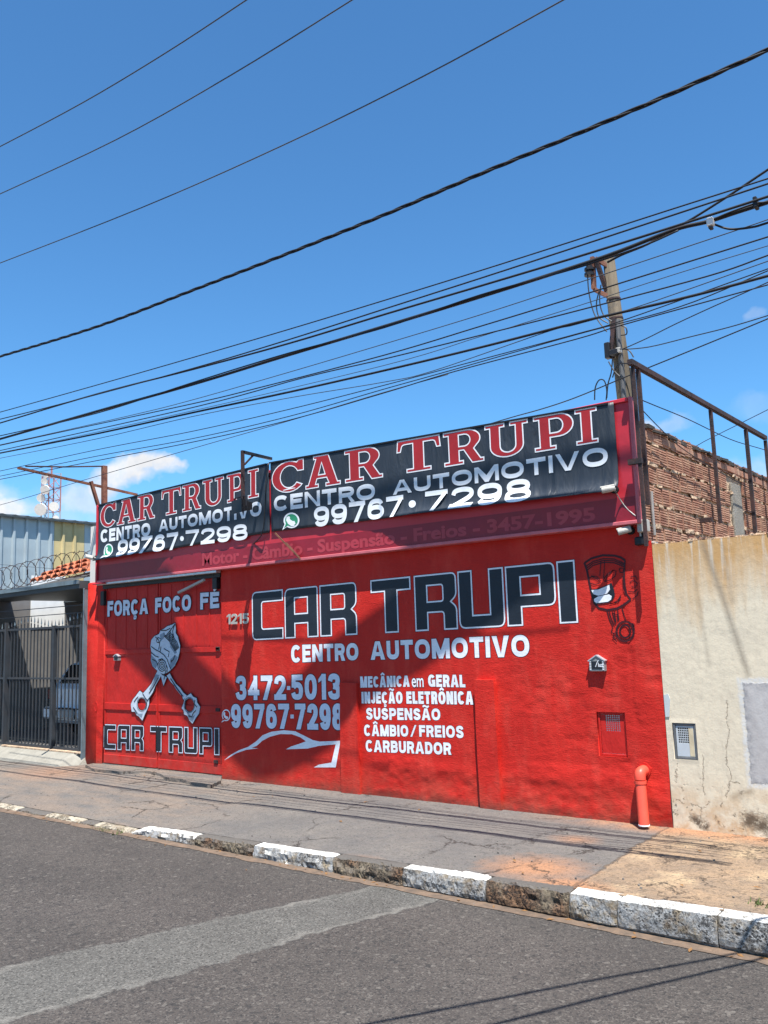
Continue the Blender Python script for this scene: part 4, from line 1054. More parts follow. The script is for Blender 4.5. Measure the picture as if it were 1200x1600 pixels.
# car outline brushed in white
c4 = lambda p: (330+p[0]/2.553, 1000+p[1]/2.553)
mb = MB(); carl = [(52,480),(78,458),(110,440),(148,426),(180,404),(205,380),(240,366),(290,360),(335,364),(372,382),(405,399),(432,405),(516,402),(497,508),(410,508),(430,497),(480,489),(497,416),(432,422),(385,433),(298,436),(320,424),(352,414),(378,404),(356,388),(322,376),(276,375),(234,386),(204,402),(182,422),(162,430),(188,432),(140,438),(100,452)]
shape(mb, carl, W0, .0012, conv=c4); part(mb, 'car_outline', M_WHITE, shop, fix=False)
# messenger icons: bubble, disc and handset
def bubble(cx, cy, rx, ry, pl, lift, parent, m1, m2, m3, tail=(-1.15, 1.25), hollow=False):
    a, b_, c = MB(), MB(), MB()
    pts = ell(cx, cy, rx, ry, 28, math.pi*.62)
    pts = [p for p in pts]
    # tail towards the lower left
    i0 = min(range(28), key=lambda i: (pts[i][0]-(cx+tail[0]*rx))**2+(pts[i][1]-(cy+tail[1]*ry))**2)
    pts[i0] = (cx+tail[0]*rx, cy+tail[1]*ry)
    shape(a, pts, pl, lift); part(a, 'messenger_icon', m1, parent, fix=False)
    shape(b_, [(cx+(x-cx)*.80, cy+(y-cy)*.80) for x, y in pts], pl, lift+.0012); part(b_, 'messenger_icon', m2, parent, fix=False)
    hs = [(-.38,-.42), (-.44,-.12), (-.25,.20), (.08,.42), (.40,.42)]
    stroke(c, [(cx+u*rx, cy+v*ry) for u, v in hs], rx*.0052, pl, lift+.0024)
    shape(c, ell(cx-.34*rx, cy-.34*ry, .17*rx, .20*ry, 10), pl, lift+.0028); shape(c, ell(cx+.33*rx, cy+.38*ry, .19*rx, .17*ry, 10), pl, lift+.0028)
    part(c, 'messenger_icon', m3, parent, fix=False)
bubble(353.5, 1117.5, 6.6, 9.2, W0, .002, shop, M_WHITE, M_RED, M_WHITE)

# --- words and drawing on the door
PDW = Plane(DY-.0108)
kd = dict(rim=.045, rim_m=M_INK)
for body, x0, x1, t_, b_ in (('FORÇA', 168, 231.5, (939.5, 935), (963.5, 959)), ('FOCO', 242.5, 298.5, (934.5, 928.5), (958.5, 954)), ('FÉ', 313, 342.5, (926.5, 924.5), (952.5, 949.5))):
    T(body, x0, x1, t_, b_, PDW, M_WHITE_SHADE, gd, .05, **kd)
PDL = Plane(DY-.0165)
word(TECHNO, [('C', 162.5, 181.5), ('A', 184, 203.5), ('R', 205.5, 225), ('T', 235, 261), ('R', 264, 286), ('U', 288, 309), ('P', 311.5, 332), ('I', 335, 343)],
     ((162.5, 1131.5), (343, 1137.5)), ((162.5, 1170.5), (343, 1180)), Plane(DY-.006), .0125, M_WHITE_SHADE, M_INK, gd, 'painted', lift=.004, rim=(.007, M_RIM))
c6 = lambda p: (150+p[0]/6.0, 960+p[1]/6.0)
PDR = Plane(DY-.0185)
body_ = [(742,82),(712,98),(668,112),(640,135),(608,150),(592,185),(548,205),(520,240),(512,300),(522,360),(516,430),(530,482),(566,518),(600,545),(632,560),(668,548),(704,520),(738,482),(768,420),(786,350),(790,290),(776,240),(768,205),(748,175),(750,130)]
rodl = [(578,528),(618,560),(592,610),(558,668),(530,735),(500,790),(470,770),(440,742),(478,700),(520,650),(548,590)]
rodr = [(664,575),(692,552),(716,600),(748,650),(790,690),(818,732),(852,760),(820,800),(806,760),(770,716),(738,670),(700,630)]
ringl = [(412,715),(446,742),(500,770),(498,846),(484,884),(462,930),(436,996),(404,958),(380,942),(366,912),(336,912),(330,872),(328,840),(348,796),(372,768),(390,742)]
ringr = [(890,740),(912,772),(944,786),(950,826),(978,868),(966,930),(938,968),(906,1024),(876,992),(858,950),(828,938),(822,900),(804,880),(822,836),(836,780),(860,760)]
tip = [(606,560),(664,590),(652,622),(634,668),(622,628)]
rim_, fill_, dk_ = MB(), MB(), MB()
for i, (L, hs) in enumerate(((tip, ()), (rodl, ()), (rodr, ()), (ringl, (ell(430, 842, 40, 60),)), (ringr, (ell(878, 850, 44, 66),)), (body_, ()))):
    rim_, fill_ = MB(), MB()
    shape(rim_, L, PDR, .0001*i+.0002, [h for h in hs], grow=.010, conv=c6); shape(fill_, L, PDR, .0016+.0003*i, [h for h in hs], conv=c6)
    part(rim_, 'drawing_rim', M_INK, gd, fix=False); part(fill_, 'piston_drawing', M_DGREY, gd, fix=False)
mid_ = MB()
for L in ([(520,380),(560,420),(580,470),(560,505),(530,480),(518,430)], [(700,420),(740,380),(770,400),(740,470),(705,515),(690,470)], [(560,560),(596,570),(560,650),(520,720),(500,700),(540,630)],
          [(700,590),(716,610),(760,680),(810,750),(800,760),(750,700)], [(850,900),(900,960),(930,940),(905,1010),(870,980)], [(600,190),(640,170),(640,220),(610,250)], [(690,250),(740,300),(760,360),(740,370),(700,310)],
          [(360,880),(400,930),(440,930),(430,970),(390,940)]):
    mid_ = MB(); shape(mid_, L, PDR, .0040, conv=c6); part(mid_, 'drawing_shade', M_DGREY2, gd, fix=False)
for k in range(6):
    a = (628+k*10, 232-k*14+ (k*4)); stroke(dk_, [(640+k*12, 200-k*6), (690+k*14, 260+k*2-10), (745+k*7, 345+k*-6)], .014, PDR, .0060+.0001*k, conv=c6)
for r in (14, 30, 46): stroke(dk_, ell(622, 480, r*.85, r*1.15, 16), .012, PDR, .0066, closed=True, conv=c6)
for pts in ([(520,300),(560,330),(600,350)], [(516,352),(560,390),(590,400)], [(560,210),(590,240),(600,280),(590,330)], [(570,240),(585,215),(612,230),(600,265),(575,262),(570,240)],
            [(600,350),(640,380),(670,420),(690,480),(708,520)], [(612,300),(604,360)], [(640,170),(650,210),(700,150),(742,90)], [(742,90),(720,160),(735,220)], [(700,150),(690,220)],
            [(720,180),(725,240)], [(640,320),(690,350),(680,400)], [(530,420),(570,440),(585,480)], [(590,590),(540,680),(500,740)], [(700,600),(760,690),(820,770)], [(668,548),(672,500),(650,440),(620,415),(585,430)],
            [(360,820),(380,790),(400,770)], [(352,870),(372,900),(384,930)], [(470,890),(478,850),(480,800)], [(440,740),(470,790),(492,810)], [(930,800),(925,840),(950,870)], [(940,900),(918,920),(900,960),(870,950)],
            [(845,790),(838,840),(840,890)], [(660,520),(650,560),(640,610)], [(745,380),(730,420),(712,440)], [(718,440),(706,426),(712,450)], [(612,150),(660,150),(700,130)], [(560,700),(520,760),(490,800)]):
    stroke(dk_, pts, .0135, PDR, .0072, conv=c6)
stroke(dk_, ell(430, 842, 44, 66, 20), .007, PDR, .0060, closed=True, conv=c6); stroke(dk_, ell(878, 850, 49, 72, 20), .007, PDR, .0060, closed=True, conv=c6)
part(dk_, 'drawing_line', M_INK, gd, fix=False)
# --- piston figure sketched at the right end of the wall
c8 = lambda p: (900+p[0]/6.667, 840+p[1]/6.667)
sk, sk2_, wh = MB(), MB(), MB()
def S(pts, w=.010, closed=False, l=.003, mb_=None): stroke(mb_ or sk, pts, w*1.3, W0, l, closed, c8)
S([(90,265),(160,218),(280,184),(400,188),(470,208),(512,238)], .016); S([(88,262),(118,350),(140,470),(160,560),(190,680),(240,735),(330,756),(430,738),(500,700),(572,645)], .016, l=.0034)
S([(512,235),(506,330),(504,420),(512,510),(530,590),(572,645)], .012, l=.0038)
for dy in (40, 62, 86): S([(98+dy*.12,262+dy),(180,212+dy*.9),(290,184+dy*.86),(400,190+dy*.85),(506,240+dy*.75)], .008, l=.0030)
for pts in ([(130,425),(170,405),(230,440),(248,475),(190,490),(140,470),(130,425)], [(300,460),(330,400),(390,340),(420,350),(410,400),(360,440),(300,460)], [(450,330),(470,315),(498,325),(490,368),(460,362),(450,330)],
            [(160,400),(215,405),(262,455)], [(280,445),(330,380),(400,335)], [(470,600),(440,650),(400,680),(350,690)], [(490,400),(495,520),(520,600)], [(360,690),(440,670),(470,620)], [(570,410),(620,400),(640,440)],
            [(560,470),(600,440),(640,480),(620,520),(580,510)], [(545,560),(600,570),(640,540)], [(590,640),(640,600),(650,560)], [(262,240),(250,400)], [(300,240),(290,420)]):
    S(pts, .0065, l=.0044)
mouth = [(150,545),(220,535),(290,510),(372,470),(398,540),(408,600),(385,650),(340,680),(215,695),(180,640)]
shape(sk2_, mouth, W0, .0052, conv=c8)
for L in ([(162,548),(230,542),(300,515),(350,492),(356,540),(330,580),(280,598),(235,605),(185,590)], [(190,640),(235,612),(290,602),(345,590),(375,610),(368,645),(335,668),(215,682),(192,665)]): shape(wh, L, W0, .0062, conv=c8)
for pts in ([(325,762),(350,850),(388,930)], [(345,765),(372,850),(405,915)], [(380,770),(400,850),(420,900)], [(400,765),(420,880)], [(435,750),(450,860)], [(480,725),(500,800),(522,860)], [(380,790),(430,800),(440,870)]): S(pts, .0075, l=.0048)
for r in ((96, 108), (84, 96), (58, 70), (50, 60)): S(ell(514, 977, r[0], r[1], 26), .0075, True, l=.0048)
for pts in ([(385,935),(370,980),(400,1010),(385,1040),(430,1085)], [(590,900),(612,950),(600,1000)], [(560,890),(600,900),(610,930)], [(390,1000),(420,990)], [(395,1040),(425,1025)], [(575,930),(600,925)], [(580,960),(608,960)]): S(pts, .008, l=.0056)
part(sk, 'piston_sketch', M_INKRED, shop, fix=False); part(sk2_, 'piston_sketch', M_INK, shop, fix=False); part(wh, 'piston_sketch', M_WHITE, shop, fix=False)

# ------------------------------------------------------------------ fascia and the two banners
Fl, Fr = float(onY(152, 840, FY)[0]), float(onY(1000, 790, FY)[0])
ZT = float(onY(970, 625, FY)[2])
fas = thing('sign_fascia', ((Fl+Fr)/2, FY, ZF), 'crimson metal sign band along the top of the red wall with a faded service line', 'sign')
mb = MB(); mb.box(Fl+.02, Fr-.02, FY, .03, ZF, ZT); part(mb, 'panel', M_FASCIA, fas)
zbnd = float(onY(985, 776, FY)[2]); mb = MB(); mb.box(Fl+.03, Fr-.022, FY-.003, FY-.0005, ZF+.03, zbnd); part(mb, 'printed_band', M_FBAND, fas)
part(MB().cbox(Fl, Fl+.035, FY-.03, .29, ZF-.02, ZT+.01, .006), 'edge_trim', M_FASCIA, fas)
part(MB().cbox(Fr-.03, Fr, FY-.028, -.02, ZF-.01, ZT+.012, .006), 'edge_trim', M_TRIM, fas)
part(MB().cbox(Fl+.037, Fr-.032, FY-.024, .035, ZT-.03, ZT+.008, .005), 'edge_trim', M_FASCIA, fas)
part(MB().cbox(Fl+.037, Fr-.032, FY-.026, .02, ZF-.012, ZF+.024, .005), 'edge_trim', M_TRIM, fas)
PF = Plane(FY-.003)
text_lc('Motor - Câmbio - Suspensão - Freios - 3457-1995', 316, 930, (864.5, 792), (884.5, 814), PF, M_GHOST, fas, .035, lift=.002)
x, z = PF.px(150, 908); part(MB().cbox(Fl-.03, Fl+.26, FY-.06, .0, ZF-.035, ZF-.014, .006), 'foot_plate', M_FASCIA, fas)

def board(name, tl_, tr_, br_, bl_, label, bow):
    Yb = FY-.03
    a, b_, c, d = (onY(*p, Yb) for p in (tl_, tr_, br_, bl_))
    xa, xb = (a[0]+d[0])/2, (b_[0]+c[0])/2
    zb0, zb1, zt0, zt1 = d[2], c[2], a[2], b_[2]
    bx = [float(onY(p, 840, Yb)[0]) for p, _ in bow]; bv = [v for _, v in bow]
    def yfn(x, z):
        u = (x-xa)/(xb-xa); z0_ = zb0+(zb1-zb0)*u; z1_ = zt0+(zt1-zt0)*u; w_ = 1-(z-z0_)/(z1_-z0_)
        return FY-.028 - np.interp(x, bx, bv)*np.clip(w_, 0, 1)**16.0 - .004*math.sin(x*5.1)*math.sin(w_*3.1)
    th = thing(name, ((xa+xb)/2, Yb, zb0), label, 'sign', 'black banners fixed over the crimson band')
    NX, NZ = 90, 24; P0 = []
    for j in range(NZ+1):
        row = []
        for i in range(NX+1):
            u = i/NX; x = xa+(xb-xa)*u; z = (zb0+(zb1-zb0)*u)+((zt0+(zt1-zt0)*u)-(zb0+(zb1-zb0)*u))*j/NZ
            row.append((x, yfn(x, z), z))
        P0.append(row)
    P0 = np.array(P0); P1 = P0.copy(); P1[:, :, 1] += .012
    mb = MB().grid(P0); mb.grid(P1[:, ::-1]); nx = NX+1; o = nx*(NZ+1)
    for i in range(NX):
        mb.f.append((i, i+1, o+nx-2-i, o+nx-1-i)); r = NZ*nx; mb.f.append((r+i, r+i+1, o+r+nx-2-i, o+r+nx-1-i))
    for j in range(NZ):
        mb.f.append((j*nx, (j+1)*nx, o+(j+1)*nx+nx-1, o+j*nx+nx-1)); mb.f.append((j*nx+nx-1, (j+1)*nx+nx-1, o+(j+1)*nx, o+j*nx))
    part(mb, 'banner_sheet', M_BOARD, th, smooth=True)
    mbt = MB()
    for i in range(0, NX-1): mbt.beam((*P0[NZ][i][:2], P0[NZ][i][2]-.006), (*P0[NZ][i+1][:2], P0[NZ][i+1][2]-.006), .02, .018)
    part(mbt, 'hem', M_BLACK, th)
    return th, Plane(Yb, yfn)
PR_PL = []
bR, PR = board('banner_sign', (424, 722), (958.5, 628), (967.5, 768), (422, 831), 'longer black banner right of the lamp bracket with red capitals and a white phone number',
    [(422, .0), (560, .0), (600, .02), (650, .10), (760, .115), (967, .105)])
bL, PL = board('banner_sign', (153, 789), (421, 723), (419, 832), (154, 877), 'shorter black banner left of the lamp bracket with red capitals and a white phone number',
    [(153, .11), (225, .105), (262, .008), (419, .0)])
PR_PL += [PR, PL]
word(SLAB, [('C', 424.5, 475), ('A', 477, 532), ('R', 538.5, 598), ('T', 620, 689), ('R', 693, 756), ('U', 758, 826), ('P', 834, 897), ('I', 899, 934)],
     ((424, 725), (932, 634.5)), ((424, 774), (934, 691.5)), PR, .014, M_LETW, M_LETRED, bR, 'printed', lift=.003)
word(SLAB, [('C', 156.5, 181.5), ('A', 182.5, 213.5), ('R', 215, 242), ('T', 252, 283.5), ('R', 285, 314.5), ('U', 316.5, 350), ('P', 354.5, 383), ('I', 387.5, 404.5)],
     ((156, 789), (405, 730.5)), ((156, 827), (405, 776.5)), PL, .013, M_LETW, M_LETRED, bL, 'printed', lift=.003)
T('CENTRO', 428, 586, (775.5, 754.5), (799.5, 779.5), PR, M_LETW, bR, lift=.0045)
T('AUTOMOTIVO', 614, 950, (752, 697), (773.5, 726.5), PR, M_LETW, bR, lift=.0045)
T('99767', 491, 631, (793, 773), (824, 806), PR, M_LETW, bR, lift=.0045)
T('7298', 665, 831, (768.5, 746), (800, 784.5), PR, M_LETW, bR, lift=.0045)
mb = MB(); shape(mb, ell(645, 787.5, 5.6, 5.8), PR, .0035); part(mb, 'lettering', M_LETW, bR, fix=False)
bubble(455.5, 813, 12.5, 12.2, PR, .0035, bR, M_LETW, M_GREEN, M_LETW)
T('CENTRO', 157.5, 235, (828, 816.5), (848, 837), PL, M_LETW, bL, lift=.0045)
T('AUTOMOTIVO', 248, 409, (813, 782.5), (831, 805.5), PL, M_LETW, bL, lift=.0045)
T('99767', 184.5, 278.5, (844, 831), (871, 858), PL, M_LETW, bL, lift=.0045)
T('7298', 290.5, 387, (829, 818), (853.5, 843), PL, M_LETW, bL, lift=.0045)
mb = MB(); shape(mb, ell(284.5, 841.5, 3.0, 3.9), PL, .0035); part(mb, 'lettering', M_LETW, bL, fix=False)
bubble(170, 860, 7.2, 10.5, PL, .0035, bL, M_LETW, M_GREEN, M_LETW)

# ------------------------------------------------------------------ steelwork standing over the shop front
# lamp bracket at the seam between the banners
def fixture():
    A = onX(424, 717, -8.0); Yw = A[1]; zt = A[2]; E = onX(379, 706, -8.0); L = onX(380, 790, -8.0)
    th = thing('lamp_bracket', (-8.0, float(A[1]), float(A[2])), 'black steel arm over the seam of the two banners, carrying a floodlight', 'bracket')
    part(MB().beam(A, E, .035), 'arm', M_BLACK, th); part(MB().beam((E[0], E[1], E[2]+.017), (E[0], E[1], L[2]+.02), .035), 'hanger', M_RUSTD, th)
    part(MB().beam(onX(396, 711, -8.0), onX(382, 726, -8.0), .02), 'strut', M_RUSTD, th)
    c = Vector(L)
    lamp = thing('floodlight', tuple(c), 'black floodlight hanging in front of the left banner on the end of the bracket', 'floodlight')
    mb = MB()
    mb.add([c+Vector(v) for v in ((-.16,-.05,-.10),(.10,-.12,-.10),(.10,-.12,.07),(-.16,-.05,.07),(-.10,.07,-.06),(.07,.03,-.06),(.07,.03,.05),(-.10,.07,.05))],
           [(0,1,2,3),(7,6,5,4),(0,4,5,1),(1,5,6,2),(2,6,7,3),(3,7,4,0)])
    part(mb, 'housing', M_BLACK, lamp); part(MB().tube([c+Vector((-.17, 0, -.02)), c+Vector((-.14, -.02, .10)), c+Vector((0, 0, .12)), c+Vector((.10, -.05, .10)), c+Vector((.12, -.06, -.02))], .010, 6), 'yoke', M_BLACK, lamp)
    for k in range(6): part(MB().box(c.x-.09+k*.028, c.x-.084+k*.028, c.y+.05, c.y+.10, c.z-.05, c.z+.045), 'cooling_fin', M_BLACK, lamp)
    cb = thing('lamp_cable', tuple(A), 'thin black flex running down beside the banner seam from the lamp bracket', 'cable')
    pts = [onY(421, 722, -.16), onY(416, 745, -.17), onY(414, 790, -.18), onY(410, 832, -.17), onY(396, 850, -.10)]
    part(MB().tube(smooth_pts(pts, 5), .007, 6), 'flex', M_CABLE, cb)
fixture()
# stubs and struts on the band below the seam
st = thing('strut_pair', (-7.7, FY-.05, 3.0), 'pair of thin rusty struts bolted to the crimson band below the banner seam', 'strut')
for a, b_ in (((430, 833), (468, 872)), ((447, 848), (470, 874))): part(MB().beam(onY(*a, FY-.12), onY(*b_, FY-.02), .018), 'rod', M_RUST, st)
# old awning arm at the left end
def left_arm():
    th = thing('rusty_bracket', tuple(onX(163, 790, -11.8)), 'rusty steel arm and upright over the left end of the sign', 'bracket')
    X0 = -11.8
    B = onX(163, 800, X0); Tp = onX(163, 728, X0)
    part(MB().beam(B, Tp, .075, .06), 'upright', M_RUST, th)
    e = onX(28, 731, X0-.05); f_ = onX(214, 773, X0-.05)
    part(MB().beam(e, f_, .04, .034), 'arm', M_RUST, th)
    part(MB().beam(onX(142, 752, X0-.02), onX(155, 795, X0-.02), .045), 'brace', M_RUST, th)
    part(MB().tube([onX(40, 728.5, X0-.04), onX(100, 729.5, X0-.04), onX(160, 728.5, X0)], .012, 6), 'tie_rod', M_RUSTD, th)
    return th
left_arm()
# tall frame above the flank wall
def side_frame():
    XF = -3.04
    th = thing('steel_frame', tuple(onX(1003, 850, XF)), 'tall dark rusty steel frame of box tube beside the brick flank wall', 'frame')
    a = onX(984, 566, XF); b_ = onX(1196, 684, XF); ztp = (a[2]+b_[2])/2; y0, y1 = a[1], b_[1]
    part(MB().beam((XF, y0, ztp), (XF, y1, ztp), .05, .05), 'top_rail', M_RUSTD, th)
    for px, pb, ln, w_ in ((989, 850, None, .030), (997, 722, None, .036), (1110, 812, None, .036), (1167, 848, None, .042), (1196, 830, None, .04)):
        p = onX(px, {989: 575, 997: 580, 1110: 640, 1167: 690, 1196: 690}[px], XF); q = onX(px, pb, XF)
        part(MB().beam((XF, p[1], ztp-.036), (XF, p[1], min(q[2], 2.9)), w_), 'post', M_RUSTD, th)
    p = onX(1000, 720, XF); part(MB().beam((XF-.11, p[1], p[2]), (XF+.02, p[1], p[2]), .05), 'wall_bracket', M_RUSTD, th)
    part(MB().beam((XF, -.06, 3.30), (XF, p[1]+.10, 3.30), .035), 'tie_bar', M_RUSTD, th)
    p = onX(1110, 812, XF); part(MB().beam((XF-.11, p[1], p[2]), (XF+.02, p[1], p[2]), .05), 'wall_bracket', M_RUSTD, th)
side_frame()
# conduit and cable clutter at the right end of the sign
cn = thing('conduit', tuple(onY(1003, 850, -.02)), 'grey conduit with clipped black cables running up beside the right end of the sign', 'conduit')
c_ = [onY(1003, 840, -.03), onY(1001, 780, -.03), onY(995, 700, -.03), onY(990, 625, -.03)]
part(MB().tube(smooth_pts(c_, 4), .022, 8), 'pipe', M_RUSTD, cn)
part(MB().tube(smooth_pts([onY(1006, 838, -.05), onY(1003, 770, -.06), onY(999, 740, -.05), onY(994, 680, -.06), onY(988, 600, -.04), onY(985, 575, -.03)], 6), .012, 6), 'cable', M_CABLE, cn)
part(MB().tube(smooth_pts([onY(1001, 838, -.06), onY(999, 800, -.07), onY(1003, 760, -.05), onY(997, 720, -.06)], 6), .009, 6), 'cable', M_CREAMPL, cn)
q = onY(1006, 822, -.04); part(MB().cbox(q[0]-.05, q[0]+.05, -.09, -.01, q[2]-.06, q[2]+.06, .01), 'junction_box', M_CREAMPL, cn)
q = onY(1004, 845, -.04); part(MB().cbox(q[0]-.07, q[0]+.04, -.07, -.01, q[2]-.04, q[2]+.04, .01), 'cable_gland', M_BLACK, cn)
for py in (640, 670, 700, 735, 765, 800):
    q = onY(987+(py-600)*.075, py, -.04); part(MB().cbox(q[0]-.032, q[0]+.032, -.065, -.02, q[2]-.008, q[2]+.008, .003), 'clip', M_CREAMPL, cn)

# ------------------------------------------------------------------ security cameras
def seccam(pos, aim, label, cable=None):
    th = thing('security_camera', tuple(pos), label, 'security camera', 'white security cameras on the shop front')
    p = Vector(pos); d = Vector(aim).normalized()
    part(MB().tube([p, p+Vector((0, -.05, .0)), p+Vector((0, -.07, -.0))+d*.02], .018, 8), 'bracket', M_CREAMPL, th)
    c = p+Vector((0, -.07, 0)); part(MB().tube([c-d*.035, c+d*.01, c+d*.085, c+d*.09], .030, 14, radii=[.024, .029, .029, .024]), 'housing', M_CREAMPL, th, smooth=False)
    part(MB().cyl(c+d*.088, c+d*.093, .019, 12), 'lens', M_BLACK, th)
    part(MB().tube([c-d*.03+Vector((0, 0, .028)), c+d*.10+Vector((0, 0, .029))], .012, 6), 'sun_shield', M_CREAMPL, th)
    part(MB().cyl(p, p+Vector((0, .018, 0)), .040, 12), 'base', M_BLACK, th)
    if cable: part(MB().tube(smooth_pts(cable, 6), .006, 6), 'lead', M_CREAMPL, th)
seccam(onY(960, 765, -.20), (-1, -.35, -.12), 'white security camera fixed at the lower right corner of the long banner',
       [onY(962, 768, -.20), onY(970, 782, -.12), onY(980, 795, -.10), onY(993, 806, -.10), onY(1001, 811, -.06)])
seccam(onY(985, 829, -.02), (-1, -.4, -.22), 'white security camera on the red wall just under the right end of the crimson band')
seccam(onY(149, 872, -.14), (-.8, -.5, .25), 'white security camera at the left end of the sign above the grey gutter beam')

# ------------------------------------------------------------------ letter boxes, meter boxes, drain pipe
def letterbox(pl, c, w_, h_, label, y_, text_=True):
    x, z = pl.px(*c)
    th = thing('letterbox', (x, y_, z), label, 'letterbox', 'small house-shaped letterboxes')
    def R_(u, v): return (x+u*w_, z+v*h_)
    house = [R_(-.5,-.5), R_(.5,-.5), R_(.5,.22), R_(0,.56), R_(-.5,.22)]
    part(MB().prism(house, y_-.045, y_), 'body', simple('weathered_grey_metal', (.22, .23, .23), .5, .3, 30, dirt=(.08, .08, .08), dirt_amt=.8, dscale=30), th)
    part(MB().prism([R_(-.34,-.36), R_(.34,-.36), R_(.34,.18), R_(-.34,.18)], y_-.049, y_-.0455), 'flap', M_INK, th)
    for a, b_ in (((-.56,.20),(0,.60)), ((0,.60),(.56,.20))):
        p, q = R_(*a), R_(*b_); part(MB().beam((p[0], y_-.026, p[1]), (q[0], y_-.026, q[1]), .054, .010), 'roof_edge', M_SILVER, th)
    if text_:
        mb = MB()
        for sgn in (-1, 1):
            for k in range(6): u = sgn*.42; v = -.42+k*.11; mb.prism([R_(u-.05, v), R_(u+.05, v), R_(u+.05, v+.05), R_(u-.05, v+.05)], y_-.0495, y_-.0455)
        part(mb, 'studded_border', M_LETW, th)
        P2 = Plane(y_-.050); a = MB(); stroke(a, [(c[0]-5, c[1]+5), (c[0]-2.5, c[1]-2), (c[0]-.5, c[1]-5.5)], .006, P2, .001); part(a, 'lettering', M_LETW, th, fix=False)
        text_lc('luz', c[0]-1, c[0]+7, (c[1]-1.5, c[1]-1.5), (c[1]+5, c[1]+5), P2, M_LETW, th, .02, lift=.001)
letterbox(W0, (935.5, 1037), .155, .135, 'black and silver house-shaped letterbox on the red wall below the piston sketch', 0.0)
letterbox(PDW, (184.5, 1027.5), .12, .085, 'tiny house-shaped letterbox on the red garage door', DY-.002, False)
def meter(x0, x1, z0, z1, m_door, m_frame, label, depth, gx0, gx1, gz0, gz1, nx, nz, m_dark, strip=None):
    th = thing('meter_box', ((x0+x1)/2, 0, z0), label, 'meter box')
    y = depth
    def X_(u): return x0+(x1-x0)*u
    def Z_(v): return z0+(z1-z0)*v
    mb = MB(); f_ = .022
    mb.cbox(x0+.002, x0+f_, y-.02, y, z0+.002, z1-.002, .003); part(mb, 'frame', m_frame, th)
    part(MB().cbox(x1-f_, x1-.002, y-.02, y, z0+.002, z1-.002, .003), 'frame', m_frame, th)
    part(MB().cbox(x0+f_+.002, x1-f_-.002, y-.02, y, z1-f_, z1-.002, .003), 'frame', m_frame, th)
    part(MB().cbox(x0+f_+.002, x1-f_-.002, y-.02, y, z0+.002, z0+f_, .003), 'frame', m_frame, th)
    part(MB().box(x0+.004, x1-.004, y+.012, y+.016, z0+.004, z1-.004), 'back_plate', m_dark, th)
    a, b_, c, d = X_(gx0), X_(gx1), Z_(gz0), Z_(gz1); yd0, yd1 = y-.012, y-.004
    l, r, bt, tp = x0+f_+.004, x1-f_-.004, z0+f_+.004, z1-f_-.004
    mb = MB(); mb.box(l, a, yd0, yd1, bt, tp); mb.box(b_, r, yd0, yd1, bt, tp); mb.box(a, b_, yd0, yd1, bt, c); mb.box(a, b_, yd0, yd1, d, tp)
    dr = part(mb, 'door', m_door, th)
    mb = MB(); tw = (b_-a)/nx*.24; th2 = (d-c)/nz*.28
    for i in range(nx+1): xx = a+(b_-a)*i/nx; mb.box(xx-tw/2, xx+tw/2, yd0+.001, yd1-.001, c, d)
    for j in range(nz+1): zz = c+(d-c)*j/nz; mb.box(a, b_, yd0+.0022, yd1-.0022, zz-th2/2, zz+th2/2)
    part(mb, 'grille', m_door, dr)
    if strip: part(MB().box(r-.045, r-.004, yd0-.002, yd0-.0005, bt+.004, tp-.02), 'bleached_strip', strip, dr)
    return th
x0, x1, z0, z1 = mbx
meter(x0, x1, z0, z1, M_DOOR, M_DOOR, 'red painted meter box with a grille sunk into the red wall above the drain pipe', .036, .26, .78, .56, .94, 7, 9, M_BLACK)
cmx = [float(W0.px(1050, 1131)[0]), float(W0.px(1091, 1186)[0]), float(W0.px(1070, 1187)[1]), float(W0.px(1070, 1130)[1])]
M_MGREY = simple('grey_plastic_meter_door', (.42, .45, .47), .5, .1, 6)
meter(*cmx, M_MGREY, simple('steel_grey_frame', (.10, .105, .11), .5, .2, 9), 'grey meter box with a square grille set in the cream wall', .025, .20, .74, .44, .88, 7, 7, M_BLACK, simple('bleached_strip', (.50, .42, .28), .7, .2, 9))
# drain pipe: elbow out of the wall, then down to the pavement
dp = thing('drain_pipe', tuple(onY(1004, 1290, -.12)), 'coral red plastic drain pipe bending down out of the red wall beside the cream wall', 'pipe')
e0 = onY(1012, 1203, 0.0); ex = onY(1000.5, 1208, -.085); bt = onY(1006.5, 1290, -.15)
p0 = Vector((ex[0]+.004, .03, ex[2]+.012)); pts = [p0, p0+Vector((0, -.06, .0)), Vector((ex[0]+.001, -.078, ex[2]+.004)), Vector((ex[0], -.094, ex[2]-.022)), Vector((ex[0], -.098, ex[2]-.06))]
part(MB().tube(smooth_pts(pts, 4), .050, 18), 'elbow', M_PIPE, dp, smooth=True)
part(MB().tube([pts[-1]+Vector((0, 0, -.003)), pts[-1]+Vector((0, 0, -.03))], .055, 18), 'collar', M_PIPE, dp)
lo_ = Vector((bt[0], -.15, bt[2])); hi_ = pts[-1]+Vector((0, 0, -.032))
part(MB().tube([hi_, lo_], .048, 20, cap=False), 'pipe', M_PIPE, dp, smooth=True); part(MB().tube([lo_+Vector((0, 0, .012)), lo_+Vector((0, 0, .01))], .046, 18), 'bore', M_BLACK, dp)
part(MB().tube([lo_+Vector((0, 0, .010)), lo_-Vector((0, 0, .001))], .0505, 20), 'rim', M_LETW, dp)
fl = [(p0.x+.068*math.cos(t)*(1+.12*math.sin(3*t)), p0.z+.068*math.sin(t)*(1+.15*math.cos(5*t))) for t in np.linspace(0, 2*math.pi, 18)[:-1]]
part(MB().prism(fl, -.010, .02), 'mortar_collar', M_RED, dp)

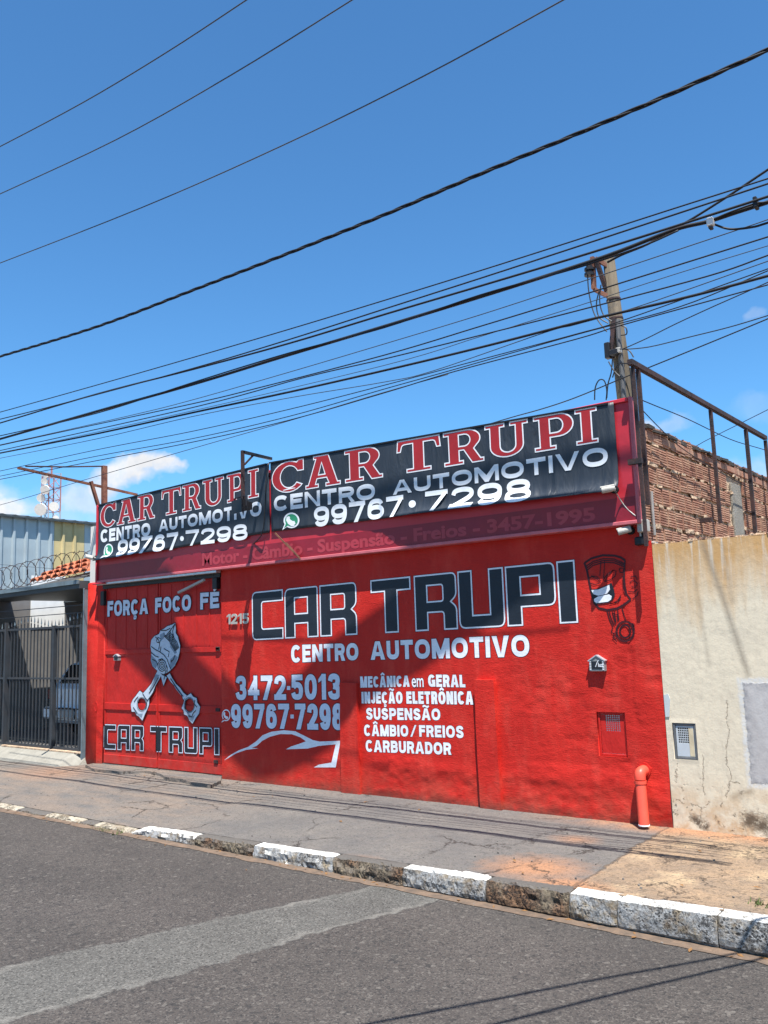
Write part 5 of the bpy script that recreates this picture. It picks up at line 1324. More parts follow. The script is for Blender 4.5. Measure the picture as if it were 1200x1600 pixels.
# ------------------------------------------------------------------ cream wall
cw = thing('boundary_wall', (2, 0, 0), 'stained cream rendered wall joining the red wall at the right', 'wall')
XC = XR+.002
def cream_disp(X, Z): return .004+.004*fbm(X*2, Z*2, 101)+.0012*fbm(X*12, Z*12, 111, 3) + .010*np.clip((.30-Z)/.3, 0, 1)*np.clip(fbm(X*4, Z*5, 120), 0, 1)
mb = wall_grid(XC, -1.2, -.08, 2.535, .025, [cmx], cream_disp)
x0, x1, z0, z1 = cmx
mb.add([(x0,0,z0),(x1,0,z0),(x1,0,z1),(x0,0,z1),(x0,.05,z0),(x1,.05,z0),(x1,.05,z1),(x0,.05,z1)], [(0,1,5,4),(1,2,6,5),(2,3,7,6),(3,0,4,7)])
mb.box(-1.2, 9, 0.004, .16, -.1, 2.535); mb.box(XC, x0, .045, .16, -.1, 2.53); mb.box(x1, -1.2, .045, .16, -.1, 2.53)
mb.box(x0, x1, .06, .16, -.1, 2.53)
tp = MB()
gx_ = np.arange(XC, -1.19, .04); 
mb.grid(np.array([[(x, y, 2.535+.006*float(fbm(np.array([x*8]), np.array([y*20]), 130)[0])) for x in gx_] for y in (.004, .05, .16)]))
wl = part(mb, 'render', M_CREAM, cw)
for p_ in wl.data.polygons: p_.use_smooth = True
pc = [(1037, 1086), (1044, 1084), (1047, 1092), (1046, 1120), (1040, 1120)]
part(MB().prism([W0.px(*p) for p in pc], -.004, .02), 'filler_patch', simple('white_filler', (.44, .47, .48), .9, .1), cw)
# coping crumbs along the top
mb = MB()
for k in range(70):
    x = rng.uniform(XC, -1.6); s_ = rng.uniform(.008, .03); y = rng.uniform(.01, .14)
    vs = [(x+s_*dx*rng.uniform(.6, 1), y+s_*dy*rng.uniform(.6, 1), 2.532+(s_*1.1 if dz else 0)*rng.uniform(.5, 1)) for dz in (0, 1) for dx, dy in ((-1,-1),(1,-1),(1,1),(-1,1))]
    mb.add(vs, [(0,3,2,1),(4,5,6,7),(0,1,5,4),(1,2,6,5),(2,3,7,6),(3,0,4,7)])
part(mb, 'mortar_crumbs', M_MORTAR, cw, kind='stuff')

# ------------------------------------------------------------------ brick flank wall
XB = -3.16
bw = thing('brick_wall', (XB, 3, 2.0), 'bare wall of ribbed hollow clay blocks rising behind the cream wall', 'wall')
ZB_TOP = 3.70; rowh = .205; pitch_ = .215
mb = MB(); Yg = np.arange(.05, 7.2, .035); Zg = np.arange(.1, ZB_TOP, .035); YY, ZZ = np.meshgrid(Yg, Zg)
mb.grid(np.dstack([XB-.012+.010*fbm(YY*9, ZZ*11, 140, 4), YY, ZZ])); part(mb, 'mortar_bed', M_MORTAR, bw)
def block_mesh(seed):
    r = random.Random(seed); w_, h_ = .195, .180; nr = 7; mb = MB(); prof = []
    z = 0; 
    for k in range(nr):
        z0_ = h_*k/nr; z1_ = h_*(k+.62)/nr; z2_ = h_*(k+1)/nr
        prof += [(.016+r.uniform(-.002, .002), z0_), (.016+r.uniform(-.002, .002), z1_), (.002, z1_+.002), (.002, z2_-.002)]
    prof = prof[:-2]
    vs = [(x, 0, z_) for x, z_ in prof] + [(x, w_, z_) for x, z_ in prof]; n = len(prof)
    mb.add(vs, [(i, i+1, i+1+n, i+n) for i in range(n-1)])
    mb.add([(-.01,0,0),(.016,0,0),(.016,0,h_),(-.01,0,h_)], [(0,1,2,3)]); mb.add([(-.01,w_,0),(.016,w_,0),(.016,w_,h_),(-.01,w_,h_)], [(3,2,1,0)])
    mb.add([(-.01,0,h_*.945),(.014,0,h_*.945),(.014,w_,h_*.945),(-.01,w_,h_*.945)], [(0,1,2,3)])
    return mb.mesh('brick', M_BRICK, fix=False)
BM = [block_mesh(s) for s in range(5)]
zrow = 2.36; row = 0; borg = ORG[bw.name]
ycol = (float(onX(1144, 800, XB)[1]), float(onX(1158, 800, XB)[1])); zcol = float(onX(1150, 758, XB)[2])
while zrow < ZB_TOP-.10:
    y = .06 + (row % 2)*.10 + random.uniform(0, .03)
    while y < 6.9:
        if not (ycol[0]-.16 < y < ycol[1]-.02 and zrow < zcol-.05):
            o = bpy.data.objects.new('brick', BM[random.randrange(5)]); COL.objects.link(o); o.parent = bw
            o.location = Vector((XB-.002+random.uniform(-.006, .006), y, zrow+random.uniform(-.006, .006)))-borg
            o.rotation_euler = (random.uniform(-.025, .025), random.uniform(-.015, .015), random.uniform(-.02, .02))
            o.scale = (1, random.uniform(.93, 1.02), random.uniform(.96, 1.03))
        y += pitch_*random.uniform(.97, 1.03)
    zrow += rowh; row += 1
# squeezed-out mortar
mb = MB()
for k in range(260):
    r_ = rng.randint(0, 7); z = 2.36+rowh*r_-.012+rng.uniform(-.012, .012); y = rng.uniform(.3, 6.8); s_ = rng.uniform(.012, .034); l_ = rng.uniform(1, 3.4)
    vs = [(XB+.004+(s_*.7 if dx > 0 else 0)*rng.uniform(.5, 1), y+s_*l_*dy*rng.uniform(.5, 1), z+s_*.75*dz*rng.uniform(.5, 1)) for dz in (-1, 1) for dx, dy in ((-1,-1),(1,-1),(1,1),(-1,1))]
    mb.add(vs, [(0,3,2,1),(4,5,6,7),(0,1,5,4),(1,2,6,5),(2,3,7,6),(3,0,4,7)])
part(mb, 'mortar_squeeze', M_MORTAR, bw, kind='stuff')
part(MB().cbox(XB-.01, XB+.022, ycol[0], ycol[1], .1, zcol, .006), 'concrete_post', M_CONC, bw)
# header course and jagged roof edge
y = .05; k = 0
while y < 6.9:
    L = random.uniform(.24, .42)
    part(MB().cbox(XB-.02, XB+.020+random.uniform(-.006, .006), y, y+L-.012, ZB_TOP-.085+random.uniform(-.008, .008), ZB_TOP-.012, .006), 'header_brick', M_BRICK, bw)
    y += L; k += 1
rf = thing('roof_edge', (XB, 3, ZB_TOP), 'broken dark edge of roof sheeting lying on top of the brick flank wall', 'roof')
y = .06
M_FIB = simple('blackened_fibre_cement', (.055, .05, .045), .9, .4, 12, bump=.01)
while y < 7.0:
    L = random.uniform(.10, .26); z = ZB_TOP+random.uniform(-.004, .012); ov = random.uniform(.01, .06)
    pr = [(XB-.9, z+.10), (XB+ov, z), (XB+ov, z+random.uniform(.02, .045)), (XB-.9, z+.14)]
    mb = MB(); mb.add([(p[0], yy, p[1]+(.015 if yy > y+.01 else 0)*random.uniform(-1, 1)) for yy in (y, y+L*.9) for p in pr], [(0,1,2,3),(7,6,5,4),(0,4,5,1),(1,5,6,2),(2,6,7,3),(3,7,4,0)])
    part(mb, 'sheet_piece', M_FIB, rf); y += L
# pipe strapped to the flank, barbed wire above
fp = thing('flank_pipe', tuple(onX(1023, 770, XB+.04)), 'thin grey pipe fixed to the brick flank wall near the street', 'pipe')
part(MB().tube([onX(1018, 768, XB+.05), onX(1020, 800, XB+.05), onX(1023, 836, XB+.05)], .014, 8), 'tube', simple('zinc_pipe', (.26, .25, .24), .6, .2), fp)
def cable(pts, Y, r, name, label, m=None, cat='cable', group='overhead cables along the street', fn=None, k=5, twist=False, seed=0):
    P = smooth_pts([onY(p[0], p[1], Y) if fn is None else fn(*p) for p in pts], k)
    # carry the run on past both ends of the picture along its own line
    c = P[len(P)//2]
    mb = MB()
    if twist:
        L = [0]
        for i in range(1, len(P)): L.append(L[-1]+np.linalg.norm(P[i]-P[i-1]))
        Q = []; n = int(L[-1]/.055); P_ = np.array(P)
        for kk in range(n+1):
            s_ = L[-1]*kk/n; Q.append([np.interp(s_, L, P_[:, j]) for j in range(3)])
        for ph in (0, 2.1, 4.2):
            mb.tube([Vector(q)+Vector((0, math.cos(ph+i*.055*9), math.sin(ph+i*.055*9)))*r*.75 for i, q in enumerate(Q)], r*.62, 5)
    else: mb.tube(P, r*WIRE, 6)
    o = mb.build(name, m or M_CABLE, smooth=True); 
    c = Vector(c); o.data.transform(Matrix.Translation(-c)); o.location = c
    tag(o, label, cat, group); return o
cable([(1000, 624), (1024, 634), (1075, 655), (1140, 686), (1185, 700), (1240, 716)], 0, .008, 'barbed_wire', 'single strand of barbed wire strung above the brick flank wall', M_RUSTD, 'wire', None, fn=lambda a, b_: onX(a, b_, -3.1))
cable([(1003, 640), (1030, 668), (1065, 700), (1120, 735), (1185, 770)], 0, .008, 'sagging_wire', 'slack black wire drooping along the top of the brick flank wall', M_CABLE, 'wire', None, fn=lambda a, b_: onX(a, b_, -3.06))

# ------------------------------------------------------------------ utility pole behind the sign
YP = 3.0
def pole():
    base = onY(975, 700, YP); X0 = float(base[0])
    B = Vector((float(onY(985, 700, YP)[0]), YP, 0)); B = Vector((-4.34, YP, 0))
    t1 = onY(951, 404, YP); t2 = onY(977, 620, YP)
    d = (Vector(t1)-Vector(t2)); zt, zb_ = t1[2], 0
    def at(z): s_ = (z-t2[2])/(t1[2]-t2[2]); return Vector(t2)+d*s_
    th = thing('utility_pole', tuple(at(0)), 'weathered timber utility pole rising behind the sign with a rusty side bracket', 'utility pole')
    part(MB().tube([at(0), at(2.5), at(5), at(zt)], .12, 16, radii=[.14, .125, .108, .078]), 'shaft', M_POLE, th, smooth=True)
    # stand-off bracket with insulators at the top
    q = lambda px, py, dy=0: Vector(onY(px, py, YP+dy))
    part(MB().beam(q(926, 402, -.12), q(928, 452, -.12), .07, .05), 'bracket_upright', M_RUST, th)
    part(MB().beam(q(930, 404, -.12), q(950, 416, -.05), .05), 'bracket_arm', M_RUST, th)
    part(MB().beam(q(928, 452, -.12), q(950, 463, -.05), .05), 'bracket_arm', M_RUST, th)
    part(MB().beam(q(932, 408, -.12), q(948, 455, -.05), .055), 'bracket_arm', M_RUSTD, th)
    for py, r_ in ((417, .045), (421, .07), (425, .045), (429, .07)):
        p_ = q(921, py, -.16); part(MB().tube([p_-Vector((0, 0, .018)), p_+Vector((0, 0, .018))], r_, 10), 'insulator', M_BLACK, th)
    part(MB().beam(q(960, 498, -.1), q(955, 560, -.12), .06), 'riser_channel', M_RUSTD, th)
    part(MB().tube(smooth_pts([q(965, 500, -.10), q(968, 540, -.12), q(972, 580, -.12), q(975, 622, -.12)], 4), .035, 8), 'riser_pipe', simple('grey_riser', (.09, .09, .09), .6, .2), th)
    part(MB().cbox(*(lambda c: (c.x-.045, c.x+.03, c.y-.05, c.y+.04, c.z-.12, c.z+.10))(q(951, 547, -.16)), .01), 'splice_box', M_BLACK, th)
    part(MB().cbox(*(lambda c: (c.x-.025, c.x+.04, c.y-.04, c.y+.04, c.z-.035, c.z+.035))(q(966, 548, -.17)), .008), 'cable_clamp', M_CREAMPL, th)
    part(MB().cbox(*(lambda c: (c.x-.06, c.x+.06, c.y-.05, c.y+.05, c.z-.04, c.z+.04))(q(960, 551, -.17)), .01), 'cable_clamp', M_BLACK, th)
    for z_ in (q(955, 470).z, q(958, 500).z): part(MB().tube([at(z_-.012), at(z_+.012)], .098, 16), 'strap', M_RUSTD, th)
    for pts in ([(918, 428), (920, 455), (926, 483), (934, 500), (948, 518)], [(936, 455), (932, 475), (936, 495), (950, 505)], [(939, 445), (937, 470), (943, 492), (956, 502)], [(967, 545), (982, 547), (990, 558)],
                [(929, 625), (930, 606), (936, 594), (944, 595), (948, 610), (947, 625)], [(948, 622), (950, 600), (955, 582), (957, 560)], [(968, 508), (978, 512), (979, 522), (970, 524)], [(951, 565), (960, 580), (973, 592)], [(957, 590), (965, 570), (982, 568)]):
        part(MB().tube(smooth_pts([q(a, b_, -.2) for a, b_ in pts], 5), .009, 5), 'drop_lead', M_CABLE, th)
pole()

# ------------------------------------------------------------------ overhead cables
def ext(pts, l=1, r=1):
    """carry a run on past the picture edges along its end slopes"""
    pts = list(pts)
    if l: (x0, y0), (x1, y1) = pts[0], pts[1]; pts.insert(0, (x0-70, y0-(y1-y0)/(x1-x0)*70*.96))
    if r: (x0, y0), (x1, y1) = pts[-2], pts[-1]; pts.append((x1+90, y1+(y1-y0)/(x1-x0)*90*1.02))
    return pts
C = cable
C(ext([(0, 229), (130, 160), (260, 82), (385, 0)]), -2.60, .011, 'power_line', 'bare power conductor, uppermost of the lines crossing the top left of the sky', M_ALU)
C(ext([(0, 303), (180, 219), (360, 118), (550, 0)]), -2.15, .011, 'power_line', 'bare power conductor, second line down at the left edge of the sky', M_ALU)
C(ext([(0, 411), (220, 325), (440, 228), (660, 120), (880, 0)]), -1.55, .011, 'power_line', 'bare power conductor, third line down, leaving the top of the picture at the right', M_ALU)
C(ext([(0, 557), (150, 511), (300, 454), (440, 400), (600, 336), (750, 272), (900, 210), (1050, 146), (1200, 78)]), -2.1, .0135, 'twisted_cable', 'thick twisted power cable sweeping across the whole sky below the three bare conductors', M_CABLE, twist=True)
tel = [
 ('uppermost thin line of the lower bundle, clear above its neighbours', [(0, 644), (150, 602), (300, 559), (450, 515), (600, 469.5), (750, 423), (885, 380), (1040, 330), (1200, 279)], -2.35, .0085),
 ('second line of the lower bundle, parting from the third at the middle of the sky', [(0, 655), (100, 630), (300, 576), (450, 531), (600, 483), (750, 435), (900, 386), (1200, 287)], -2.35, .010),
 ('third line of the lower bundle, thicker than the one above it', [(0, 661), (150, 616), (300, 577.5), (450, 537), (600, 491.5), (750, 447), (900, 402), (1050, 355), (1200, 307)], -2.30, .014),
 ('thickest black bundle of the lower group, running to the white splice block', [(0, 686), (150, 643), (300, 601), (450, 555), (600, 510), (750, 464), (900, 416), (972, 391), (1054, 359), (1107, 346), (1150, 332), (1200, 316)], -2.25, .022),
 ('slim line lying right against the thickest bundle', [(0, 681), (150, 646), (300, 598), (450, 552), (600, 512), (750, 461), (900, 419), (1000, 386), (1060, 360)], -2.27, .010),
 ('fine line just below the thickest bundle, rising to the slack loop at the right', [(0, 695), (200, 650), (300, 625), (450, 582), (600, 537.5), (750, 492), (900, 443), (1147, 361), (1200, 343)], -2.1, .006),
 ('medium line crossing the sky at the height of the pole top bracket foot', [(0, 696), (100, 674), (300, 631), (400, 607), (600, 555), (750, 510), (900, 464), (1200, 370)], -2.0, .009),
 ('faint line that crosses under the medium ones near the pole', [(0, 704), (300, 637), (475, 590), (600, 561), (750, 524), (900, 486), (1104, 432), (1200, 399)], -1.9, .009),
 ('finest pale blue line of the lower bundle', [(0, 708), (300, 642), (600, 571), (750, 526), (900, 479), (1050, 430), (1200, 384)], -1.85, .005),
 ('heavy black cable passing in front of the pole at mid height', [(0, 708), (150, 678), (300, 645), (450, 613), (600, 579), (750, 543), (900, 504.5), (967, 489), (1083, 462), (1200, 431)], -1.75, .017),
 ('thin line hugging the underside of the heavy cable', [(0, 716), (150, 686), (300, 651), (450, 622), (600, 597), (675, 580), (850, 520), (900, 507), (1000, 478), (1200, 408)], -1.75, .006),
 ('upper of the two lines below the heavy cable, dipping left to the rusty arm', [(0, 736), (150, 703), (300, 674), (450, 640), (600, 602), (750, 562), (900, 522), (975, 500), (1200, 420)], -1.6, .007),
 ('lower middle line that meets the sign bracket height at the left', [(0, 744), (150, 713), (300, 685.5), (450, 651), (600, 608), (700, 580), (900, 523), (1060, 480), (1200, 423)], -1.6, .007),
 ('lowest long line of the bundle, passing behind the rusty arm', [(0, 749), (150, 720), (300, 691), (450, 657), (600, 614), (712, 580), (900, 530), (975, 507), (1200, 445)], -1.55, .008),
 ('lone thin line falling to the clouds at the left', [(0, 789), (50, 775), (125, 752), (300, 701), (450, 658), (600, 613), (700, 585)], -1.5, .006)]
for lab, pts, Y_, r_ in tel: C(ext(pts, 1, 0 if pts[-1][0] < 1150 else 1), Y_, r_, 'telephone_cable', 'black cable, '+lab if len(lab.split()) < 13 else lab, M_CABLE if r_ > .0065 else M_CABLEB, k=6)
C([(949, 410), (972, 398), (1013, 381), (1054, 357), (1083, 341), (1140, 305), (1200, 265), (1260, 226)], -2.2, .013, 'service_drop', 'black service cable climbing steeply from the pole top to the upper right')
C([(1110, 346), (1120, 352), (1142, 358), (1175, 355), (1200, 348), (1270, 326)], -2.25, .012, 'slack_cable', 'slack black cable hanging in a shallow loop right of the white splice block')
C([(1112, 344), (1140, 332), (1180, 318), (1200, 315), (1260, 300)], -2.27, .010, 'support_wire', 'stay wire above the slack loop at the right edge')
C([(972, 546), (1010, 529), (1054, 507), (1110, 481), (1171, 454), (1260, 414)], 2.7, .011, 'service_drop', 'thin drop cable rising from the clamp halfway down the pole')
C([(972, 546), (1015, 542), (1080, 526), (1140, 511), (1200, 493), (1280, 468)], 2.7, .011, 'service_drop', 'thin drop cable leaving the same pole clamp at a flatter slope')
C([(760, 664), (800, 652), (850, 638), (900, 621), (975, 590), (1054, 558), (1130, 527), (1200, 498), (1270, 468)], 1.2, .011, 'service_drop', 'long diagonal cable skimming the top of the black banner and the steel frame')
C([(1012, 705), (1045, 720), (1100, 690), (1160, 660), (1260, 610)], 5.5, .009, 'far_cable', 'distant thin cable seen through the steel frame above the brick wall')
q = Vector(onY(1110, 346, -2.27)); sp = thing('splice_block', tuple(q), 'small white splice block clamped on the thick overhead bundle', 'splice')
part(MB().cbox(q.x-.022, q.x+.022, q.y-.022, q.y+.022, q.z-.035, q.z+.022, .006), 'block', simple('white_porcelain', (.7, .68, .66), .4, .1), sp)
part(MB().cbox(q.x-.012, q.x+.012, q.y-.02, q.y+.02, q.z-.055, q.z-.037, .004), 'clamp', M_BLACK, sp)
q = Vector(onY(1181, 316, -2.27)); sp = thing('cable_clamp', tuple(q), 'small dark clamp on the overhead cables near the right edge', 'clamp')
part(MB().cbox(q.x-.012, q.x+.012, q.y-.03, q.y+.03, q.z-.045, q.z+.03, .005), 'jaw', M_BLACK, sp)
# two service cables crossing the street overhead, behind the right edge of the picture
for (a, b_), lab in ((((-2.92, -4.07), (-1.79, -2.20)), 'black service cable crossing the street high above the photographer'), (((-2.435, -3.746), (-1.68, -2.25)), 'second black service cable crossing the street beside the first')):
    a = np.array(a); b_ = np.array(b_); d = (b_-a)/np.linalg.norm(b_-a); zz = 6.6
    sh = SUNV[:2]/SUNV[2]*(zz+.2)
    p0 = a+sh-d*6; p1 = b_+sh+d*.25
    C([(p0[0], p0[1], zz), ((p0[0]+p1[0])/2, (p0[1]+p1[1])/2, zz-.02), (p1[0], p1[1], zz)], 0, .022, 'crossing_cable', lab, fn=lambda a_, b__, c_: np.array([a_, b__, c_]))

# ------------------------------------------------------------------ added sheet out of the picture, outline cut to cast the wall shadow
SH = [(915, 874), (906, 880), (900, 885), (860, 905), (760, 976), (655, 1050), (590, 1085), (562, 1110), (545, 1142), (515, 1170), (480, 1191), (440, 1212), (400, 1217), (385, 1206), (365, 1188), (345, 1166),
      (318, 1140), (300, 1118), (280, 1095), (252, 1070), (225, 1040), (190, 1005), (168, 985), (157, 960), (150, 952), (150, 945), (200, 936), (262, 926), (270, 935), (277, 968), (292, 992), (312, 1015), (338, 1040), (352, 1055), (372, 1078),
      (400, 1080), (430, 1076), (470, 1052), (500, 1022), (527, 995), (565, 970), (600, 945), (630, 918), (650, 902), (700, 896), (800, 885)]
tS = 3.0/(-SUNV[1])  # wall-shadow outline carried back along the sun gives the sheet its shape
loop = []
for p_ in SH:
    w_ = onY(p_[0], p_[1], 0.0); g = w_ + SUNV*tS; loop.append((g[0], g[2]))
ban = thing('added_shade_caster', (1.6, -3.0, 0), 'grey sheet added on a mast out of the picture, shaped to shade the wall', 'shade_caster')
part(MB().prism(loop, -3.006, -2.994), 'shade_sheet', simple('shade_caster_grey', (.3, .3, .3), .9), ban)
part(MB().tube([(1.6, -3.0, -.1), (1.6, -3.0, 13.6)], .07, 10, radii=[.09, .05]), 'mast', M_RUSTD, ban)  # mast, yard and lashings are added only to carry the sheet
part(MB().beam((-8.2, -3.0, 13.25), (1.65, -3.0, 13.4), .04), 'yard', M_RUSTD, ban)
for x_ in (-7.9, -3.2, -1.0): part(MB().tube([(x_, -3.0, 13.3), (x_, -3.0, 12.9)], .008, 5), 'lashing', M_CABLE, ban)

# ------------------------------------------------------------------ carport and gate at the left
cp = thing('carport', (-14, 1.5, 0), 'dark carport beside the red shop with a grey front beam and posts', 'carport')
bt_l, bt_r = onY(0, 944, -.05), onY(147, 917, -.05); tp_l, tp_r = onY(0, 925, -.05), onY(147, 905, -.05)
sl_ = (tp_r[2]-tp_l[2])/(tp_r[0]-tp_l[0]); XE = -17.2
def zl(x, P_): return P_[2]+(x-P_[0])*sl_
xr = XL-.03
mb = MB(); mb.add([(XE, -.12, zl(XE, bt_r)), (xr, -.12, zl(xr, bt_r)), (xr, -.12, zl(xr, tp_r)), (XE, -.12, zl(XE, tp_r)), (XE, .06, zl(XE, bt_r)), (xr, .06, zl(xr, bt_r)), (xr, .06, zl(xr, tp_r)), (XE, .06, zl(XE, tp_r))],
    [(0,1,2,3),(7,6,5,4),(0,4,5,1),(1,5,6,2),(2,6,7,3),(3,7,4,0)]); part(mb, 'front_beam', M_BEAM, cp)
mb = MB(); mb.add([(XE, -.15, zl(XE, tp_r)-.05), (xr, -.15, zl(xr, tp_r)-.05), (xr, -.15, zl(xr, tp_r)+.015), (XE, -.15, zl(XE, tp_r)+.015), (XE, -.122, zl(XE, tp_r)-.05), (xr, -.122, zl(xr, tp_r)-.05), (xr, -.122, zl(xr, tp_r)+.015), (XE, -.122, zl(XE, tp_r)+.015)],
    [(0,1,2,3),(7,6,5,4),(0,4,5,1),(1,5,6,2),(2,6,7,3),(3,7,4,0)]); part(mb, 'gutter_lip', M_GREYPOST, cp)
zr = 2.92
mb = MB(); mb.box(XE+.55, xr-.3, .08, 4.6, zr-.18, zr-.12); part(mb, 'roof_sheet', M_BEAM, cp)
mb = MB(); mb.box(XE, XE+.548, .08, 1.45, zr-.18, zr-.12); part(mb, 'roof_sheet', M_BEAM, cp)  # gap left behind this sheet so sun reaches the white panel
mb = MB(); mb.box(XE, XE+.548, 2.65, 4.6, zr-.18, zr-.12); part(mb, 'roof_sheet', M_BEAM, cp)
mb = MB(); mb.box(XE+.002, XE+.02, 1.90, 2.68, 2.21, 3.3); part(mb, 'sunlit_white_panel', simple('sunlit_panel_white', (.75, .74, .70), .9, .08), cp)  # white panel added on the dark side wall, sized to the sunlit patch
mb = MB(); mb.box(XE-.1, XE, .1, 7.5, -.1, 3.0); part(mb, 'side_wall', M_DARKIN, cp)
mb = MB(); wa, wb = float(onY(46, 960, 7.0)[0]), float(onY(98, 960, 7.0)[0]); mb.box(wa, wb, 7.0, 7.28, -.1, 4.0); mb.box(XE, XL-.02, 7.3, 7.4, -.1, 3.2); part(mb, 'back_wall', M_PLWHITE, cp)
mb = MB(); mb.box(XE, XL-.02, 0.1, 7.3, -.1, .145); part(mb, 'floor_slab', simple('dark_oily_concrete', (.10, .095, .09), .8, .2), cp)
pxl, pxr = float(onY(134, 1100)[0]), float(onY(143, 1100)[0])
part(MB().cbox(pxl, XL-.012, -.06, .04, -.02, zl(xr, bt_r)-.003, .006), 'corner_post', M_GREYPOST, cp)
rp = thing('entrance_ramp', (-14, -.2, 0), 'concrete ramp rising to the grey barred gate', 'ramp', kind='structure'); del rp['label']; del rp['category']
xe = float(onZ(122, 1196, 0)[0])
mb = MB(); mb.add([(XE, -.42, -.03), (xe-.25, -.42, -.03), (XE, .1, -.03), (xe, .1, -.03), (XE, -.08, .15), (xe-.28, -.08, .15), (XE, .1, .155), (xe-.1, .1, .155), (xe, -.18, -.03)],
    [(0, 1, 5, 4), (4, 5, 7, 6), (1, 8, 5), (8, 3, 7, 5), (0, 4, 6, 2)]); part(mb, 'slope', M_CONC, rp)
# small clay threshold tiles under the gate
for k in range(17):
    a = float(onY(4+k*7.3, 1168, -.04)[0]); b_ = float(onY(4+(k+1)*7.3, 1168, -.04)[0])
    part(MB().cbox(a+.006, b_-.006, -.07, .06, .152, .178, .004), 'tile', M_MORTAR, rp)
gt = thing('barred_gate', (-13.5, 0, .17), 'charcoal barred gate with spear tips closing the carport', 'gate')
Zb_, Zt_ = .20, float(onY(60, 979)[2]); PG = Plane(0.0)
def gx_at(px): return float(onY(px, 1070)[0])
zm = float(onY(60, 1060)[2])
zrail = lambda px: float(onY(px, 977 - 4*math.sin((px-8)/76*math.pi) if px < 86 else 975-(px-86)*.12)[2])
px = 12.0; 
XG0, XG1 = gx_at(-6), gx_at(131)
bars = []
x = XG1-.10; k = 0
while x > XE+.2:
    bars.append(x); x -= .105
barm = {}
for i, x in enumerate(bars):
    wave = .05*math.cos(i*2*math.pi/15)
    mb = MB().beam((x, 0, Zb_), (x, 0, Zt_+.02+wave), .016); part(mb, 'bar', M_GATE, gt)
    zt_ = Zt_+.02+wave; mb = MB(); s_ = .022
    mb.add([(x-s_, 0, zt_+.03), (x, -.012, zt_+.03), (x+s_, 0, zt_+.03), (x, .012, zt_+.03), (x, 0, zt_+.13), (x, 0, zt_)], [(0,1,4),(1,2,4),(2,3,4),(3,0,4),(1,0,5),(2,1,5),(3,2,5),(0,3,5)])
    part(mb, 'spear_tip', M_GREYPOST if i % 2 else M_GATE, gt)
for z_, h_ in ((Zb_, .04), (zm, .03), (Zt_-.03, .035)): part(MB().beam((XE+.05, .0, z_), (XG1+.02, .0, z_), .03, h_), 'rail', M_GATE, gt)
for pxx, w_ in ((10, .10), (84, .07), (127, .06)): x = gx_at(pxx); part(MB().beam((x, .0, Zb_-.03), (x, .0, Zt_+(.10 if pxx == 10 else .0)), w_, .05), 'post', M_GATE, gt)
for y_ in (Zt_+.18, Zt_+.30): part(MB().beam((XE+.05, .02, y_), (XG1+.02, .02, y_), .012), 'mesh_wire', M_GATE, gt)
# razor wire
rz = []
for k in range(0, 460):
    t = k/460; x = XE+.5+t*(Fl-.06-XE-.5); ph = k*2*math.pi/26
    rz.append((x+.05*math.sin(ph), .25+.20*math.cos(ph), 3.08+.21*math.sin(ph)+.05*math.sin(x*1.3)))
mb = MB().tube(rz, .006, 4)
for k in range(0, 458, 4): p_ = Vector(rz[k]); mb.beam(p_-Vector((.02, 0, .02)), p_+Vector((.02, 0, .02)), .006)
o = mb.build('razor_wire', M_RUSTD); tag(o, 'coil of razor wire stretched above the carport beam', 'razor wire')
cable([(0, 882), (50, 886), (100, 889), (145, 885)], .25, .006, 'support_wire', 'straight wire holding the razor coil above the carport', M_CABLEB, 'wire', None)
# tiled roof slope
hs = thing('tiled_roof', (-13, .8, 3.0), 'short slope of orange clay roof tiles beside the left end of the sign', 'roof')
for r_, (pa, pb, ya, yb) in enumerate((((62), 152, 907, 889), ((78), 152, 898, 880.5), ((100), 152, 889, 874))):
    n = [8, 7, 5][r_]
    for k in range(n):
        pxm = pa+(pb-pa)*(k+.5)/n; pym = ya+(yb-ya)*(k+.5)/n; c = Vector(onY(pxm, pym, .75+.28*r_)); w_ = abs(onY(pa+(pb-pa)*(k+1)/n, pym, .75+.28*r_)[0]-onY(pa+(pb-pa)*k/n, pym, .75+.28*r_)[0])
        prof = [(math.cos(t)*w_*.50, math.sin(t)*.075) for t in np.linspace(0, math.pi, 7)]
        vs = [(c.x+u, c.y-.19, c.z+v-.045) for u, v in prof]+[(c.x+u*.9, c.y+.22, c.z+v*.9+.075) for u, v in prof]
        vs += [(c.x+u*.8, c.y-.19, c.z+v*.75-.045) for u, v in prof]
        part(MB().add(vs, [(i, i+1, i+8, i+7) for i in range(6)]+[(i, i+1, i+15, i+14) for i in range(6)]), 'tile', M_ORANGET, hs)
a, b_ = onY(60, 912, .55), onY(152, 893, .55); part(MB().add([(a[0], .55, a[2]-.06), (b_[0], .55, b_[2]-.06), (b_[0], 1.6, b_[2]+.30), (a[0]+1.0, 1.6, a[2]+.30), (a[0], .55, a[2]-.02), (b_[0], .55, b_[2]-.02)], [(0, 1, 5, 4), (4, 5, 2, 3)]), 'underlay', M_DARKIN, hs)

